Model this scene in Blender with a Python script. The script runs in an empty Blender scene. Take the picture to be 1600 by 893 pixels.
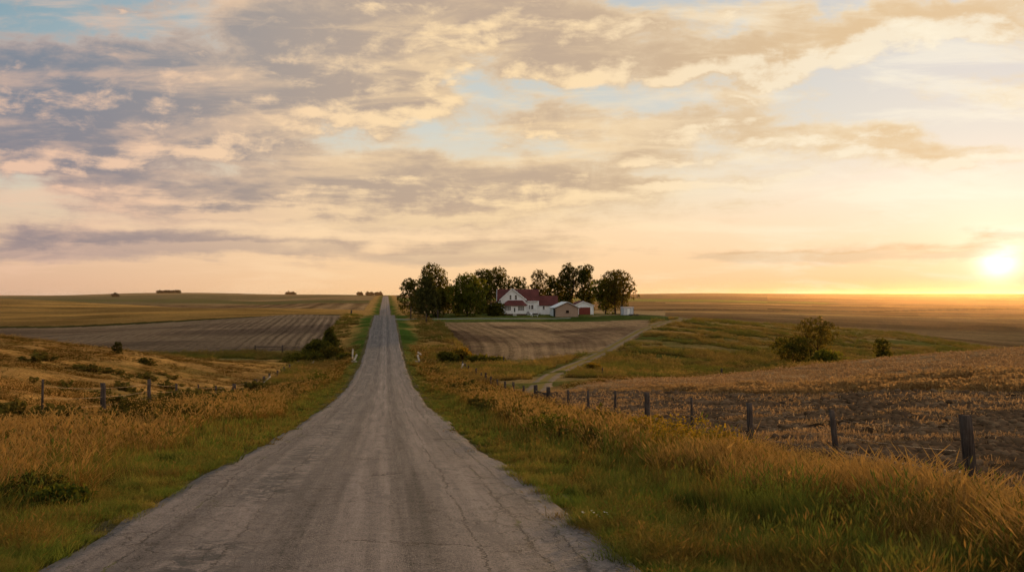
import bpy, bmesh, math, random
import numpy as np
from mathutils import Vector, Matrix, Euler
R = math.radians
PI = math.pi
rng = np.random.default_rng(7)
random.seed(7)
S = bpy.context.scene
C = S.collection
F = 1250.0

# ------------------------------------------------------------------ helpers
def lin(r, g, b):
    def f(c):
        c /= 255.0
        return c / 12.92 if c <= 0.04045 else ((c + 0.055) / 1.055) ** 2.4
    return (f(r), f(g), f(b))

def smooth(a, b, x):
    t = np.clip((x - a) / (b - a + 1e-9), 0, 1)
    return t * t * (3 - 2 * t)

def _hash(ix, iy, seed):
    h = (ix.astype(np.int64) * 374761393 + iy.astype(np.int64) * 668265263 + seed * 1442695041) & 0xFFFFFFFF
    h = ((h ^ (h >> 13)) * 1274126177) & 0xFFFFFFFF
    h = (h ^ (h >> 16)) & 0xFFFFFFFF
    return h / 4294967295.0

def vnoise(x, y, seed=0):
    x = np.asarray(x, float); y = np.asarray(y, float)
    ix = np.floor(x); iy = np.floor(y)
    fx = x - ix; fy = y - iy
    fx = fx * fx * (3 - 2 * fx); fy = fy * fy * (3 - 2 * fy)
    a = _hash(ix, iy, seed); b = _hash(ix + 1, iy, seed)
    c = _hash(ix, iy + 1, seed); d = _hash(ix + 1, iy + 1, seed)
    return (a * (1 - fx) + b * fx) * (1 - fy) + (c * (1 - fx) + d * fx) * fy

def fbm(x, y, oct=4, seed=0):
    s = 0; a = 0.5; t = 0
    for i in range(oct):
        s = s + a * vnoise(x * 2 ** i + 17.3 * i, y * 2 ** i - 9.1 * i, seed + i)
        t += a; a *= 0.5
    return s / t

def tag(o, label=None, cat=None, group=None, kind=None):
    if label: o['label'] = label
    if cat: o['category'] = cat
    if group: o['group'] = group
    if kind: o['kind'] = kind
    return o

def empty(name, loc=(0, 0, 0), rz=0.0, **kw):
    o = bpy.data.objects.new(name, None)
    C.objects.link(o); o.location = loc; o.rotation_euler = (0, 0, rz)
    o.empty_display_size = 0.2
    return tag(o, **kw)

def mesh_np(name, verts, faces, mat=None, parent=None, link=True, smooth_=False, attrs=None):
    """verts (n,3) array, faces (m,k) int array or list of arrays."""
    me = bpy.data.meshes.new(name)
    verts = np.asarray(verts, np.float32)
    if not isinstance(faces, list): faces = [faces]
    faces = [np.asarray(f, np.int32) for f in faces if len(f)]
    me.vertices.add(len(verts)); me.vertices.foreach_set('co', verts.ravel())
    nl = sum(f.size for f in faces); nf = sum(len(f) for f in faces)
    me.loops.add(nl); me.polygons.add(nf)
    me.loops.foreach_set('vertex_index', np.concatenate([f.ravel() for f in faces]))
    tot = np.concatenate([np.full(len(f), f.shape[1], np.int32) for f in faces])
    st = np.concatenate([[0], np.cumsum(tot)[:-1]]).astype(np.int32)
    me.polygons.foreach_set('loop_start', st)
    me.update(calc_edges=True)
    if smooth_:
        me.polygons.foreach_set('use_smooth', np.ones(nf, bool))
    if attrs:
        for k, v in attrs.items():
            v = np.asarray(v, np.float32)
            if v.ndim == 2:
                a = me.attributes.new(k, 'FLOAT_COLOR', 'POINT')
                if v.shape[1] == 3: v = np.concatenate([v, np.ones((len(v), 1), np.float32)], 1)
                a.data.foreach_set('color', v.ravel())
            else:
                a = me.attributes.new(k, 'FLOAT', 'POINT'); a.data.foreach_set('value', v)
    if mat: me.materials.append(mat)
    o = bpy.data.objects.new(name, me)
    if link: C.objects.link(o)
    if parent: o.parent = parent
    return o

class MB:
    """mesh collector"""
    def __init__(s): s.v = []; s.f = []; s.att = []
    def add(s, vs, fs):
        n = len(s.v); s.v += [tuple(v) for v in vs]; s.f += [tuple(i + n for i in f) for f in fs]
    def box(s, x0, x1, y0, y1, z0, z1):
        s.add([(x0,y0,z0),(x1,y0,z0),(x1,y1,z0),(x0,y1,z0),(x0,y0,z1),(x1,y0,z1),(x1,y1,z1),(x0,y1,z1)],
              [(3,2,1,0),(4,5,6,7),(0,1,5,4),(1,2,6,5),(2,3,7,6),(3,0,4,7)])
    def prism(s, poly, y0, y1):
        """poly in xz extruded along y"""
        n = len(poly)
        vs = [(x, y0, z) for x, z in poly] + [(x, y1, z) for x, z in poly]
        fs = [tuple(range(n)), tuple(reversed(range(n, 2 * n)))] + [(i, n + i, n + (i + 1) % n, (i + 1) % n) for i in range(n)]
        s.add(vs, fs)
    def prismx(s, poly, x0, x1):
        n = len(poly)
        vs = [(x0, y, z) for y, z in poly] + [(x1, y, z) for y, z in poly]
        fs = [tuple(reversed(range(n))), tuple(range(n, 2 * n))] + [((i + 1) % n, n + (i + 1) % n, n + i, i) for i in range(n)]
        s.add(vs, fs)
    def tube(s, p0, p1, r0, r1, n=6, cap=True):
        p0 = Vector(p0); p1 = Vector(p1); d = (p1 - p0).normalized()
        a = d.orthogonal().normalized(); b = d.cross(a)
        vs = []
        for p, r in ((p0, r0), (p1, r1)):
            for i in range(n):
                t = 2 * PI * i / n
                vs.append(p + (a * math.cos(t) + b * math.sin(t)) * r)
        fs = [(i, (i + 1) % n, n + (i + 1) % n, n + i) for i in range(n)]
        if cap: fs += [tuple(reversed(range(n))), tuple(range(n, 2 * n))]
        s.add(vs, fs)
    def slab(s, quad, t):
        """quad of 4 points thickened along its normal by -t"""
        q = [Vector(p) for p in quad]
        nrm = (q[1] - q[0]).cross(q[3] - q[0]).normalized()
        lo = [p - nrm * t for p in q]
        s.add(q + lo, [(0,1,2,3),(7,6,5,4),(0,4,5,1),(1,5,6,2),(2,6,7,3),(3,7,4,0)])
    def build(s, name, mat, parent=None, smooth_=False, bevel=0):
        me = bpy.data.meshes.new(name); me.from_pydata(s.v, [], s.f); me.update()
        bm = bmesh.new(); bm.from_mesh(me); bmesh.ops.recalc_face_normals(bm, faces=bm.faces); bm.to_mesh(me); bm.free()
        if smooth_: me.polygons.foreach_set('use_smooth', np.ones(len(me.polygons), bool))
        me.materials.append(mat)
        o = bpy.data.objects.new(name, me); C.objects.link(o)
        if parent: o.parent = parent
        if bevel:
            m = o.modifiers.new('bevel', 'BEVEL'); m.width = bevel; m.segments = 2; m.limit_method = 'ANGLE'
        return o

# ------------------------------------------------------------------ node helper
class NT:
    def __init__(s, tree): s.t = tree; s.t.nodes.clear()
    def n(s, typ, ins=None, **props):
        nd = s.t.nodes.new(typ)
        for k, v in props.items(): setattr(nd, k, v)
        if ins:
            for k, v in ins.items(): s.set(nd, k, v)
        return nd
    def set(s, nd, k, v):
        sock = nd.inputs[k]
        if isinstance(v, bpy.types.NodeSocket): s.t.links.new(v, sock)
        elif isinstance(v, bpy.types.Node): s.t.links.new(v.outputs[0], sock)
        else:
            if sock.type == 'RGBA' and len(v) == 3: v = (*v, 1)
            sock.default_value = v
    def m(s, op, a, b=0.0, c=None, clamp=False):
        nd = s.t.nodes.new('ShaderNodeMath'); nd.operation = op; nd.use_clamp = clamp
        s.set(nd, 0, a); s.set(nd, 1, b)
        if c is not None: s.set(nd, 2, c)
        return nd.outputs[0]
    def ss(s, x, a, b, lo=0.0, hi=1.0):
        nd = s.t.nodes.new('ShaderNodeMapRange'); nd.interpolation_type = 'SMOOTHSTEP'
        s.set(nd, 0, x); s.set(nd, 1, a); s.set(nd, 2, b); s.set(nd, 3, lo); s.set(nd, 4, hi)
        return nd.outputs[0]
    def mix(s, f, a, b, mode='MIX'):
        nd = s.t.nodes.new('ShaderNodeMix'); nd.data_type = 'RGBA'; nd.blend_type = mode
        s.set(nd, 0, f); s.set(nd, 6, a); s.set(nd, 7, b)
        return nd.outputs[2]
    def noise(s, vec, scale, detail=4, rough=0.55, dist=0.0, dim='3D'):
        nd = s.n('ShaderNodeTexNoise', {'Scale': scale, 'Detail': detail, 'Roughness': rough, 'Distortion': dist}, noise_dimensions=dim)
        if vec is not None: s.set(nd, 'Vector', vec)
        return nd.outputs[0]
    def ramp(s, x, stops, interp='LINEAR'):
        nd = s.t.nodes.new('ShaderNodeValToRGB'); nd.color_ramp.interpolation = interp
        e = nd.color_ramp.elements
        while len(e) < len(stops): e.new(0.5)
        for el, (p, c) in zip(e, stops):
            el.position = p; el.color = (*c, 1) if len(c) == 3 else c
        s.set(nd, 0, x)
        return nd.outputs[0]
    def comb(s, x, y, z=0.0):
        nd = s.t.nodes.new('ShaderNodeCombineXYZ'); s.set(nd, 0, x); s.set(nd, 1, y); s.set(nd, 2, z)
        return nd.outputs[0]
    def mapping(s, vec, loc=(0,0,0), rot=(0,0,0), scale=(1,1,1)):
        nd = s.n('ShaderNodeMapping'); s.set(nd, 0, vec); s.set(nd, 1, loc); s.set(nd, 2, rot); s.set(nd, 3, scale)
        return nd.outputs[0]

def material(name):
    m = bpy.data.materials.new(name); m.use_nodes = True
    return m, NT(m.node_tree)

def out(nt, surf):
    nt.n('ShaderNodeOutputMaterial', {'Surface': surf})

# ------------------------------------------------------------------ camera, sun
cam = bpy.data.cameras.new('camera'); camo = bpy.data.objects.new('camera', cam); C.objects.link(camo)
cam.sensor_width = 36; cam.lens = 36 * F / 1600.0
camo.rotation_euler = (R(90) + math.atan((462 - 446.5) / F), 0, 0)
cam.clip_start = 0.05; cam.clip_end = 12000
S.camera = camo
S.view_settings.view_transform = 'Standard'; S.view_settings.look = 'None'; S.view_settings.exposure = 0
S.cycles.use_denoising = True
try: S.cycles.denoiser = 'OPENIMAGEDENOISE'
except Exception: pass
S.cycles.max_bounces = 4; S.cycles.diffuse_bounces = 2; S.cycles.transparent_max_bounces = 4
S.cycles.use_adaptive_sampling = True; S.cycles.adaptive_threshold = 0.03; S.cycles.adaptive_min_samples = 16

SUN_AZ = math.atan2(1560 - 800, F)       # right of +Y
SUN_EL = R(4.2)
sdir = Vector((math.sin(SUN_AZ) * math.cos(SUN_EL), math.cos(SUN_AZ) * math.cos(SUN_EL), math.sin(SUN_EL)))
sl = bpy.data.lights.new('sun', 'SUN'); sl.energy = 5.0; sl.angle = R(0.6); sl.color = (1.0, 0.63, 0.30)
so = bpy.data.objects.new('sun', sl); C.objects.link(so)
so.rotation_euler = sdir.to_track_quat('Z', 'Y').to_euler()
# ------------------------------------------------------------------ sky (world-space directions only)
W = bpy.data.worlds.new('World'); S.world = W; W.use_nodes = True
def cloud_layout():
    """low-frequency cloud cover over azimuth/height, returned as separable terms"""
    B = [  # x, y, rx, ry, rot deg, weight, power
        (60,150,200,85,0,1.0),(230,160,220,80,-6,1.0),(120,225,200,42,0,.95),(30,262,150,18,0,.8),(330,205,200,42,6,.95),
        (470,60,170,75,-15,1.0),(600,95,130,50,-25,1.0),(640,25,240,45,0,1.0),(420,160,190,60,0,.95),(590,180,110,34,12,.95),(650,178,50,22,10,.8),
        (225,12,60,14,0,.6),(700,108,46,18,10,.9),(820,30,150,40,0,.8),(880,95,140,30,-6,.85),(960,45,150,42,0,.7),
        (200,300,150,20,-4,.9),(430,300,230,36,2,1.0),(640,300,260,44,0,1.0),(850,278,150,30,-4,.85),(800,318,180,20,2,.7),(470,335,260,15,0,.75),(960,300,80,9,0,.6),
        (60,360,90,10,0,.8),(170,380,190,20,0,.95),(380,382,170,11,-2,.85),(60,395,140,14,0,.7),(90,325,60,6,0,.5),
        (770,385,130,13,3,.8),(700,404,240,8,2,.8),(560,411,170,6,0,.7),(950,392,110,7,0,.5),
        (1150,88,140,28,10,.95),(1290,62,170,34,14,1.0),(1430,30,170,28,14,.9),(1240,20,160,22,0,.6),(1560,25,120,30,0,.7),(1060,70,70,22,0,.5),
        (1150,200,190,24,-3,.7),(1370,222,200,24,-8,.75),(1000,235,200,24,0,.5),(860,200,170,34,0,.55),(1260,260,160,12,0,.4),(1120,150,160,16,-6,.45),(1400,300,140,8,4,.4),(1220,340,120,8,0,.35),(1480,250,70,10,0,.5),(1000,180,120,20,0,.3),
        (1010,284,110,7,-2,.8),(1160,278,55,7,12,.85),(1150,318,100,10,0,.45),(900,353,38,5,8,.7),(1020,330,70,6,0,.3),
        (1180,402,110,6,2,.8),(1340,396,190,8,1.5,1.0),(1500,392,60,5,0,.7),(1590,374,60,8,5,1.0),(1545,398,90,5,1,.8),(1560,150,60,12,0,.35),(1560,235,60,12,0,.4),
        (-200,200,180,120,0,.9),(1850,120,220,80,0,.7)]
    us = np.linspace(-1.0, 1.0, 200); vs = np.linspace(-0.02, 0.40, 160)
    Ug, Vg = np.meshgrid(us, vs); px = 800 + F * Ug; py = 462 - F * Vg
    M = np.zeros_like(Ug)
    for (x, y, rx, ry, rot, w) in B:
        c, s_ = math.cos(R(rot)), math.sin(R(rot))
        a = px - x; b = -(py - y)
        X = (a * c + b * s_) / (rx * 1.05); Y = (b * c - a * s_) / (ry * 1.25)
        M = np.maximum(M, w * np.exp(-(X * X + Y * Y) ** 1.3)) * 0.85 + 0.15 * np.minimum(1, M + w * np.exp(-(X * X + Y * Y) ** 1.3))
    up, sg, vt = np.linalg.svd(M, full_matrices=False)
    K = 15
    print('sky rank error', float(np.abs(M - (up[:, :K] * sg[:K]) @ vt[:K]).max()), float(np.abs(M - (up[:, :K] * sg[:K]) @ vt[:K]).mean()))
    return us, vs, [(up[:, k] * math.sqrt(sg[k]), vt[k] * math.sqrt(sg[k])) for k in range(K)]
def build_sky():
    nt = NT(W.node_tree)
    tc = nt.n('ShaderNodeTexCoord').outputs['Generated']
    X, Y, Z = nt.n('ShaderNodeSeparateXYZ', {0: tc}).outputs
    ay = nt.m('MAXIMUM', nt.m('ABSOLUTE', Y), 0.22)
    U = nt.m('DIVIDE', X, ay); V = nt.m('DIVIDE', Z, ay)      # tangent-plane coordinates about world north
    sc = 2.2
    Vr = nt.m('MULTIPLY', V, sc, clamp=True)
    def st(lst): return [(max(0, min(1, (462 - py) / F * sc)), lin(*c)) for py, c in lst]
    L = nt.ramp(Vr, st([(462,(216,172,142)),(430,(220,180,150)),(360,(223,190,160)),(300,(216,198,174)),(250,(190,194,186)),(100,(152,170,176)),(0,(132,160,172))]))
    M_ = nt.ramp(Vr, st([(462,(246,198,146)),(430,(246,204,156)),(360,(248,214,172)),(300,(234,216,184)),(200,(208,208,198)),(100,(194,200,198)),(0,(184,192,194))]))
    Rr = nt.ramp(Vr, st([(462,(247,188,122)),(430,(248,204,156)),(360,(245,220,192)),(300,(243,226,206)),(200,(226,218,206)),(100,(218,212,206)),(0,(210,206,202))]))
    base = nt.mix(nt.ss(U, -0.72, -0.08), L, M_)
    base = nt.mix(nt.ss(U, 0.0, 0.62), base, Rr)
    ns = nt.n('ShaderNodeTexSky', sky_type='NISHITA', sun_disc=False, sun_elevation=SUN_EL, sun_rotation=SUN_AZ, altitude=300, dust_density=2.0)
    base = nt.mix(0.03, base, nt.mix(1.0, ns.outputs[0], (0.10, 0.10, 0.10), 'MULTIPLY'))
    us, vs, terms = cloud_layout()
    # shared warp
    wn = nt.n('ShaderNodeTexNoise', {'Vector': nt.comb(U, nt.m('MULTIPLY', V, 1.7), 0.3), 'Scale': 7.0, 'Detail': 5.0, 'Roughness': 0.6})
    wx, wy, wz = nt.n('ShaderNodeSeparateColor', {0: wn.outputs['Color']}).outputs
    su = nt.ss(V, 0.0, 0.30, 0.14, 0.15); sv = nt.ss(V, 0.02, 0.30, 0.022, 0.11)
    Uw = nt.m('ADD', U, nt.m('MULTIPLY', nt.m('SUBTRACT', wx, .5), su)); Vw = nt.m('ADD', V, nt.m('MULTIPLY', nt.m('SUBTRACT', wy, .5), sv))
    def lay(u, v):
        tu = nt.m('MULTIPLY', nt.m('ADD', u, 1.0), 0.5, clamp=True); tv = nt.m('DIVIDE', nt.m('ADD', v, 0.02), 0.42, clamp=True)
        tot = None
        for k in range(0, len(terms), 3):
            outs = []
            for side, t, grid in ((0, tv, vs), (1, tu, us)):
                pos = np.linspace(0, 1, 32); gp = (grid - grid[0]) / (grid[-1] - grid[0])
                arr = np.array([np.interp(pos, gp, terms[k + c][side]) for c in range(3)]).T
                lo = arr.min(0); hi = arr.max(0); nrm = (arr - lo) / (hi - lo)
                rp = nt.ramp(t, [(float(p), tuple(float(q) for q in c)) for p, c in zip(pos, nrm)], 'LINEAR')
                ma = nt.n('ShaderNodeVectorMath', {0: rp, 1: tuple(float(q) for q in (hi - lo)), 2: tuple(float(q) for q in lo)}, operation='MULTIPLY_ADD')
                outs.append(ma.outputs[0])
            d = nt.n('ShaderNodeVectorMath', {0: outs[0], 1: outs[1]}, operation='DOT_PRODUCT').outputs['Value']
            tot = d if tot is None else nt.m('ADD', tot, d)
        return tot
    def nz(u, v, det):
        flat = nt.m('DIVIDE', 1.0, nt.m('ADD', nt.m('MAXIMUM', v, 0.0), 0.10))
        w = nt.comb(nt.m('MULTIPLY', u, nt.m('MULTIPLY', flat, 0.36)), nt.m('MULTIPLY', flat, -0.42), 3.7)
        n1 = nt.noise(w, 5.5, det, 0.62, 0.25)
        n2 = nt.noise(nt.comb(u, nt.m('MULTIPLY', v, 1.7), 1.2), 15.0, det, 0.62, 0.35)
        return nt.m('ADD', nt.m('MULTIPLY', n1, 0.55), nt.m('MULTIPLY', n2, 0.45))
    def density(du, dv, det):
        l = lay(nt.m('ADD', Uw, du), nt.m('ADD', Vw, dv)); n = nz(nt.m('ADD', U, du), nt.m('ADD', V, dv), det)
        return nt.m('ADD', nt.m('MULTIPLY', l, 0.95), nt.m('MULTIPLY', nt.m('SUBTRACT', n, 0.5), nt.ss(V, 0.02, 0.26, 1.2, 2.0))), n
    d0, n0 = density(0.0, 0.0, 7)
    d1, _ = density(0.013, -0.012, 5)
    cov = nt.ss(d0, 0.13, 0.56)
    thick = nt.ss(d0, 0.24, 0.80)
    lit = nt.ss(nt.m('SUBTRACT', d0, d1), -0.05, 0.36)
    shL = lin(130,124,133); shM = lin(186,162,140); shR = lin(226,190,138)
    ltL = lin(236,194,164); ltM = lin(255,222,172); ltR = lin(255,244,218)
    hi = nt.ss(V, 0.12, 0.36)
    sh = nt.mix(nt.ss(U, -0.62, -0.02), nt.mix(hi, shL, lin(124,132,144)), shM); sh = nt.mix(nt.ss(U, -0.05, 0.5), sh, shR)
    lt = nt.mix(nt.ss(U, -0.62, -0.05), ltL, ltM); lt = nt.mix(nt.ss(U, 0.0, 0.5), lt, ltR)
    core = nt.mix(nt.m('MULTIPLY', nt.ss(V, 0.14, 0.03), 0.40), sh, nt.mix(nt.ss(U, -0.5, 0.6), lin(172,146,136), lin(232,174,116)))
    cc = nt.mix(nt.m('MULTIPLY', nt.m('MAXIMUM', lit, nt.m('MULTIPLY', nt.m('SUBTRACT', 1.0, thick), 0.6)), nt.m('MULTIPLY', nt.ss(V, 0.04, 0.14, 0.30, 0.92), nt.ss(U, 0.0, 0.4, 1.0, 0.80))), core, lt)
    col = nt.mix(nt.m('MULTIPLY', cov, nt.ss(U, 0.0, 0.6, 0.93, 0.80)), base, cc)
    veil = nt.noise(nt.comb(nt.m('MULTIPLY', U, 1.6), nt.m('MULTIPLY', V, 9.0), 8.0), 3.0, 6, 0.6, 0.4)
    col = nt.mix(nt.m('MULTIPLY', nt.ss(veil, 0.46, 0.68), 0.46), col, lt)
    sv_ = Vector((math.sin(SUN_AZ), math.cos(SUN_AZ), math.tan(R(2.12)))).normalized()
    dt = nt.n('ShaderNodeVectorMath', {0: tc, 1: tuple(sv_)}, operation='DOT_PRODUCT').outputs['Value']
    ang = nt.m('ARCCOSINE', nt.m('MINIMUM', dt, 0.999999))
    g1 = nt.m('EXPONENT', nt.m('MULTIPLY', nt.m('MULTIPLY', ang, ang), -1.0 / (2 * 0.012 ** 2)))
    g2 = nt.m('EXPONENT', nt.m('MULTIPLY', ang, -1.0 / 0.040))
    g3 = nt.m('EXPONENT', nt.m('MULTIPLY', ang, -1.0 / 0.17))
    add = nt.mix(1.0, nt.mix(1.0, nt.comb(g1, g1, g1), (0.62, 0.60, 0.60), 'MULTIPLY'), nt.mix(1.0, nt.comb(g2, g2, g2), (0.38, 0.27, 0.21), 'MULTIPLY'), 'ADD')
    add = nt.mix(1.0, add, nt.mix(1.0, nt.comb(g3, g3, g3), (0.07, 0.036, 0.02), 'MULTIPLY'), 'ADD')
    vf = nt.m('SUBTRACT', 1.0, nt.m('MULTIPLY', cov, .45)); add = nt.mix(1.0, add, nt.comb(vf, vf, vf), 'MULTIPLY')
    col = nt.mix(1.0, col, add, 'ADD')
    col = nt.mix(nt.ss(Z, -0.02, 0.0), (0.10, 0.07, 0.04), col)
    nt.n('ShaderNodeOutputWorld', {'Surface': nt.n('ShaderNodeBackground', {'Color': col, 'Strength': 1.06}).outputs[0]})
build_sky()
W.cycles.sampling_method = 'MANUAL'; W.cycles.sample_map_resolution = 512
# ------------------------------------------------------------------ terrain height (relative to the lens height, z = 0)
ROADP = [(-60,0.2),(0,-2.3),(8.2,-2.76),(10.6,-3.02),(15.6,-3.46),(24,-4.38),(39.5,-5.88),(57,-7.3),(84,-8.95),(115,-9.65),(147,-9.0),(190,-7.3),(222,-6.35),
         (240,-5.95),(254,-5.85),(275,-7.2),(300,-9.0),(340,-11),(400,-11.8),(450,-10.6),(500,-8.7),(700,-5.0),(880,-1.9),(960,-0.7),(1020,-0.3),(1100,-0.6),(1250,-1.5),(4000,0)]
COLS = {
 0:   [(3,-2.5),(5,-2.7),(8.5,-2.95),(14,-3.5),(20,-4.0),(32,-4.65),(50,-4.9),(75,-4.65),(95,-4.7),(108,-5.5),(120,-7.0),(160,-10.5),(210,-11.5),(300,-11.9),(400,-8.5),(500,-4.5),(600,-1.6),(680,-2.6),(850,-5),(1100,-2),(1400,.5),(2000,1.6),(3500,0)],
 100: [(3,-2.5),(9,-2.9),(14,-3.5),(20,-4.15),(32,-5.1),(50,-5.85),(75,-5.65),(97,-5.75),(110,-6.9),(120,-8.2),(160,-10.4),(200,-10.3),(250,-11.3),(300,-11.7),(400,-8.3),(500,-5.6),(580,-3.6),(640,-4.2),(750,-6.5),(850,-6),(1200,-.8),(1500,0.2),(2000,.8),(3500,0)],
 200: [(3,-2.5),(9,-2.9),(14,-3.45),(20,-4.1),(32,-5.3),(45,-6.15),(70,-6.8),(100,-6.8),(112,-7.9),(125,-9.7),(150,-10.9),(175,-10),(205,-8.6),(250,-10.9),(300,-10.5),(400,-7.6),(500,-5.8),(525,-5.5),(600,-7.2),(800,-7.5),(1000,-4.5),(1300,1.5),(1500,5.4),(2000,6.6),(3500,0)],
 320: [(3,-2.5),(9,-2.85),(14,-3.35),(20,-4),(32,-5.1),(45,-6.2),(65,-8.3),(90,-8.95),(112,-8.8),(130,-10.6),(150,-10.9),(180,-9.6),(230,-7.4),(260,-8.6),(300,-8.8),(400,-7.0),(450,-6.8),(550,-8.8),(700,-8),(900,-6),(1100,-2),(1300,3.6),(1500,6.4),(1800,6.6),(3500,0)],
 420: [(3,-2.5),(9,-2.8),(15.6,-3.4),(24,-4.35),(40,-5.9),(58,-7.7),(80,-9.5),(100,-10.3),(120,-10.1),(135,-10.9),(150,-10.5),(180,-9.2),(230,-7.0),(262,-6.4),(300,-7.4),(400,-7.1),(470,-6.9),(600,-9),(800,-6.5),(1000,-5),(1300,1),(1500,2.6),(2000,3.4),(3500,0)],
 500: [(3,-2.5),(9,-2.8),(15.6,-3.4),(24,-4.4),(40,-5.95),(57,-7.5),(84,-9.3),(115,-11),(135,-11.3),(150,-10.7),(180,-9),(230,-6.7),(262,-6.0),(300,-7),(400,-8),(484,-7.7),(700,-5),(880,-2.3),(960,-1.5),(1100,0),(1500,2.9),(3500,0)],
 603: [(3,-2.5),(8.2,-2.76),(10.6,-3.05),(15.6,-3.48),(24,-4.4),(39.5,-5.9),(57,-7.3),(84,-9.0),(115,-10.2),(147,-9.3),(190,-7.3),(222,-6.4),(245,-5.9),(256,-5.9),(285,-7.6),(340,-9.8),(400,-10.3),(484,-8.9),(700,-5),(880,-2.0),(960,-0.9),(1020,-0.6),(1100,-0.6),(1300,.6),(1600,1.2),(3500,0)],
 680: [(3,-2.5),(8.2,-2.76),(10.6,-3.03),(15.6,-3.45),(24,-4.4),(39.5,-5.9),(57,-7.35),(84,-9.2),(100,-10),(115,-10.5),(130,-10.9),(145,-10.2),(180,-8.4),(205,-7.1),(220,-6.5),(238,-5.5),(300,-6),(484,-7),(700,-4),(960,-.5),(1500,1.5),(3500,0)],
 800: [(3,-2.5),(8.2,-2.85),(14,-3.4),(24,-4.35),(39.5,-6.0),(57,-7.4),(66,-8.1),(84,-9.0),(100,-9.6),(120,-10.2),(132,-10.5),(150,-9.8),(180,-8.5),(205,-7.1),(220,-6.5),(238,-5.45),(300,-6),(484,-7.5),(700,-3.5),(1000,0),(1500,3.3),(3500,0)],
 900: [(3,-2.5),(8.2,-2.9),(14,-3.4),(24,-4.35),(34,-5.3),(43,-6.15),(55,-6.9),(70,-7.55),(85,-8.6),(100,-9.4),(130,-10),(150,-9.6),(180,-8.3),(205,-7.1),(222,-6.5),(238,-5.6),(300,-6),(484,-8),(700,-4.5),(1000,-.5),(1500,3.6),(3500,0)],
 1000:[(3,-2.5),(8,-2.9),(12,-3.2),(18,-3.8),(24,-4.4),(33,-5.25),(45,-6.05),(60,-6.85),(75,-7.8),(90,-9.3),(110,-10.2),(130,-9.9),(150,-9),(180,-7.6),(205,-6.4),(235,-5.65),(260,-5.8),(300,-7.5),(420,-8),(600,-6),(800,-3.5),(1200,0),(1600,4.1),(3500,0)],
 1100:[(3,-2.5),(8,-2.9),(11,-3.1),(18,-3.8),(25,-4.6),(40,-5.65),(60,-6.75),(80,-8.1),(92,-9.6),(105,-10.6),(120,-10.8),(150,-9.9),(180,-8.2),(215,-6.6),(240,-6.7),(300,-9),(420,-8.2),(600,-6),(800,-4),(1200,1),(1600,5.8),(3500,0)],
 1250:[(3,-2.5),(8,-2.9),(11,-3.1),(14.4,-3.5),(20,-3.95),(30,-4.75),(45,-5.7),(65,-6.9),(84,-7.35),(95,-8.6),(108,-10.6),(125,-11.5),(140,-11.6),(170,-11),(200,-10),(240,-8.8),(280,-11),(350,-11.0),(430,-8.7),(480,-9.8),(560,-9.0),(650,-6.4),(730,-7.6),(850,-6.4),(1050,-2.2),(1150,-2.8),(1300,-.5),(1700,4.6),(3500,0)],
 1400:[(3,-2.5),(8,-2.9),(11,-3.2),(15,-3.6),(20,-3.9),(30,-4.4),(45,-5.1),(65,-6.0),(87,-6.6),(98,-8),(110,-10),(130,-12.5),(170,-13),(200,-12),(240,-10.8),(290,-13.6),(350,-12.6),(420,-10.2),(470,-11.3),(540,-11),(640,-7.7),(720,-9.0),(850,-8.2),(1050,-3.6),(1150,-4.2),(1300,-1.5),(1700,4.7),(3500,0)],
 1600:[(3,-2.5),(8,-2.85),(11,-3.2),(14,-3.5),(20,-3.85),(30,-4.15),(45,-4.6),(65,-5.1),(87,-5.55),(98,-6.6),(112,-9),(140,-13.5),(200,-14.5),(260,-16),(330,-14.6),(420,-11.0),(470,-12.2),(540,-12.4),(640,-9.0),(720,-10.2),(850,-9.6),(1050,-4.6),(1150,-5.2),(1300,-2.5),(1700,4.5),(3500,0)],
}
def _build_table():
    s = np.linspace(math.log(3), math.log(3500), 900)
    pxs = sorted(COLS); A = np.array([np.interp(s, np.log([p[0] for p in COLS[k]]), [p[1] for p in COLS[k]]) for k in pxs])
    gx = np.arange(-200, 1801, 10.0)
    T = np.array([np.interp(gx, pxs, A[:, j]) for j in range(len(s))])      # (s, px)
    def gauss(T, sg, ax):
        n = int(sg * 3) + 1; k = np.exp(-0.5 * (np.arange(-n, n + 1) / sg) ** 2); k /= k.sum()
        pad = [(0, 0), (0, 0)]; pad[ax] = (n, n)
        P = np.pad(T, pad, mode='edge'); o = np.zeros_like(T)
        for i, w in enumerate(k):
            sl_ = [slice(None)] * 2; sl_[ax] = slice(i, i + T.shape[ax]); o += w * P[tuple(sl_)]
        return o
    T = gauss(T, 3.5, 0); T = gauss(T, 3.0, 1)
    return s, gx, T
_s, _gx, _T = _build_table()
UM = 0.80
def ucoord(x, y):
    az = np.arctan2(x, y); azc = np.clip(az, -math.atan(UM), math.atan(UM))
    r = np.hypot(x, y)
    return np.tan(azc), r * np.cos(azc)
_rd = np.array(ROADP)
_ry = np.linspace(-60, 1300, 2721)
_rz = np.interp(_ry, _rd[:, 0], _rd[:, 1])
def _sm(y, z):
    # smoothing with a width that grows with distance
    o = z.copy()
    for it in range(3):
        for w in (3, 7, 13):
            k = np.ones(2 * w + 1) / (2 * w + 1)
            q = np.convolve(np.pad(o, w, mode='edge'), k, mode='valid')
            lo = {3: 5, 7: 18, 13: 45}[w]
            m = smooth(lo, lo * 2, np.abs(y)); o = o * (1 - m) + q * m
    return o
_rz = _sm(_ry, _rz)
RA = 0.1576; RCOS = 1 / math.hypot(1, RA)
def roadz(y): return np.interp(y, _ry, _rz)
def roff(x, y): return (x + 0.5 + RA * y) * RCOS
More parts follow.
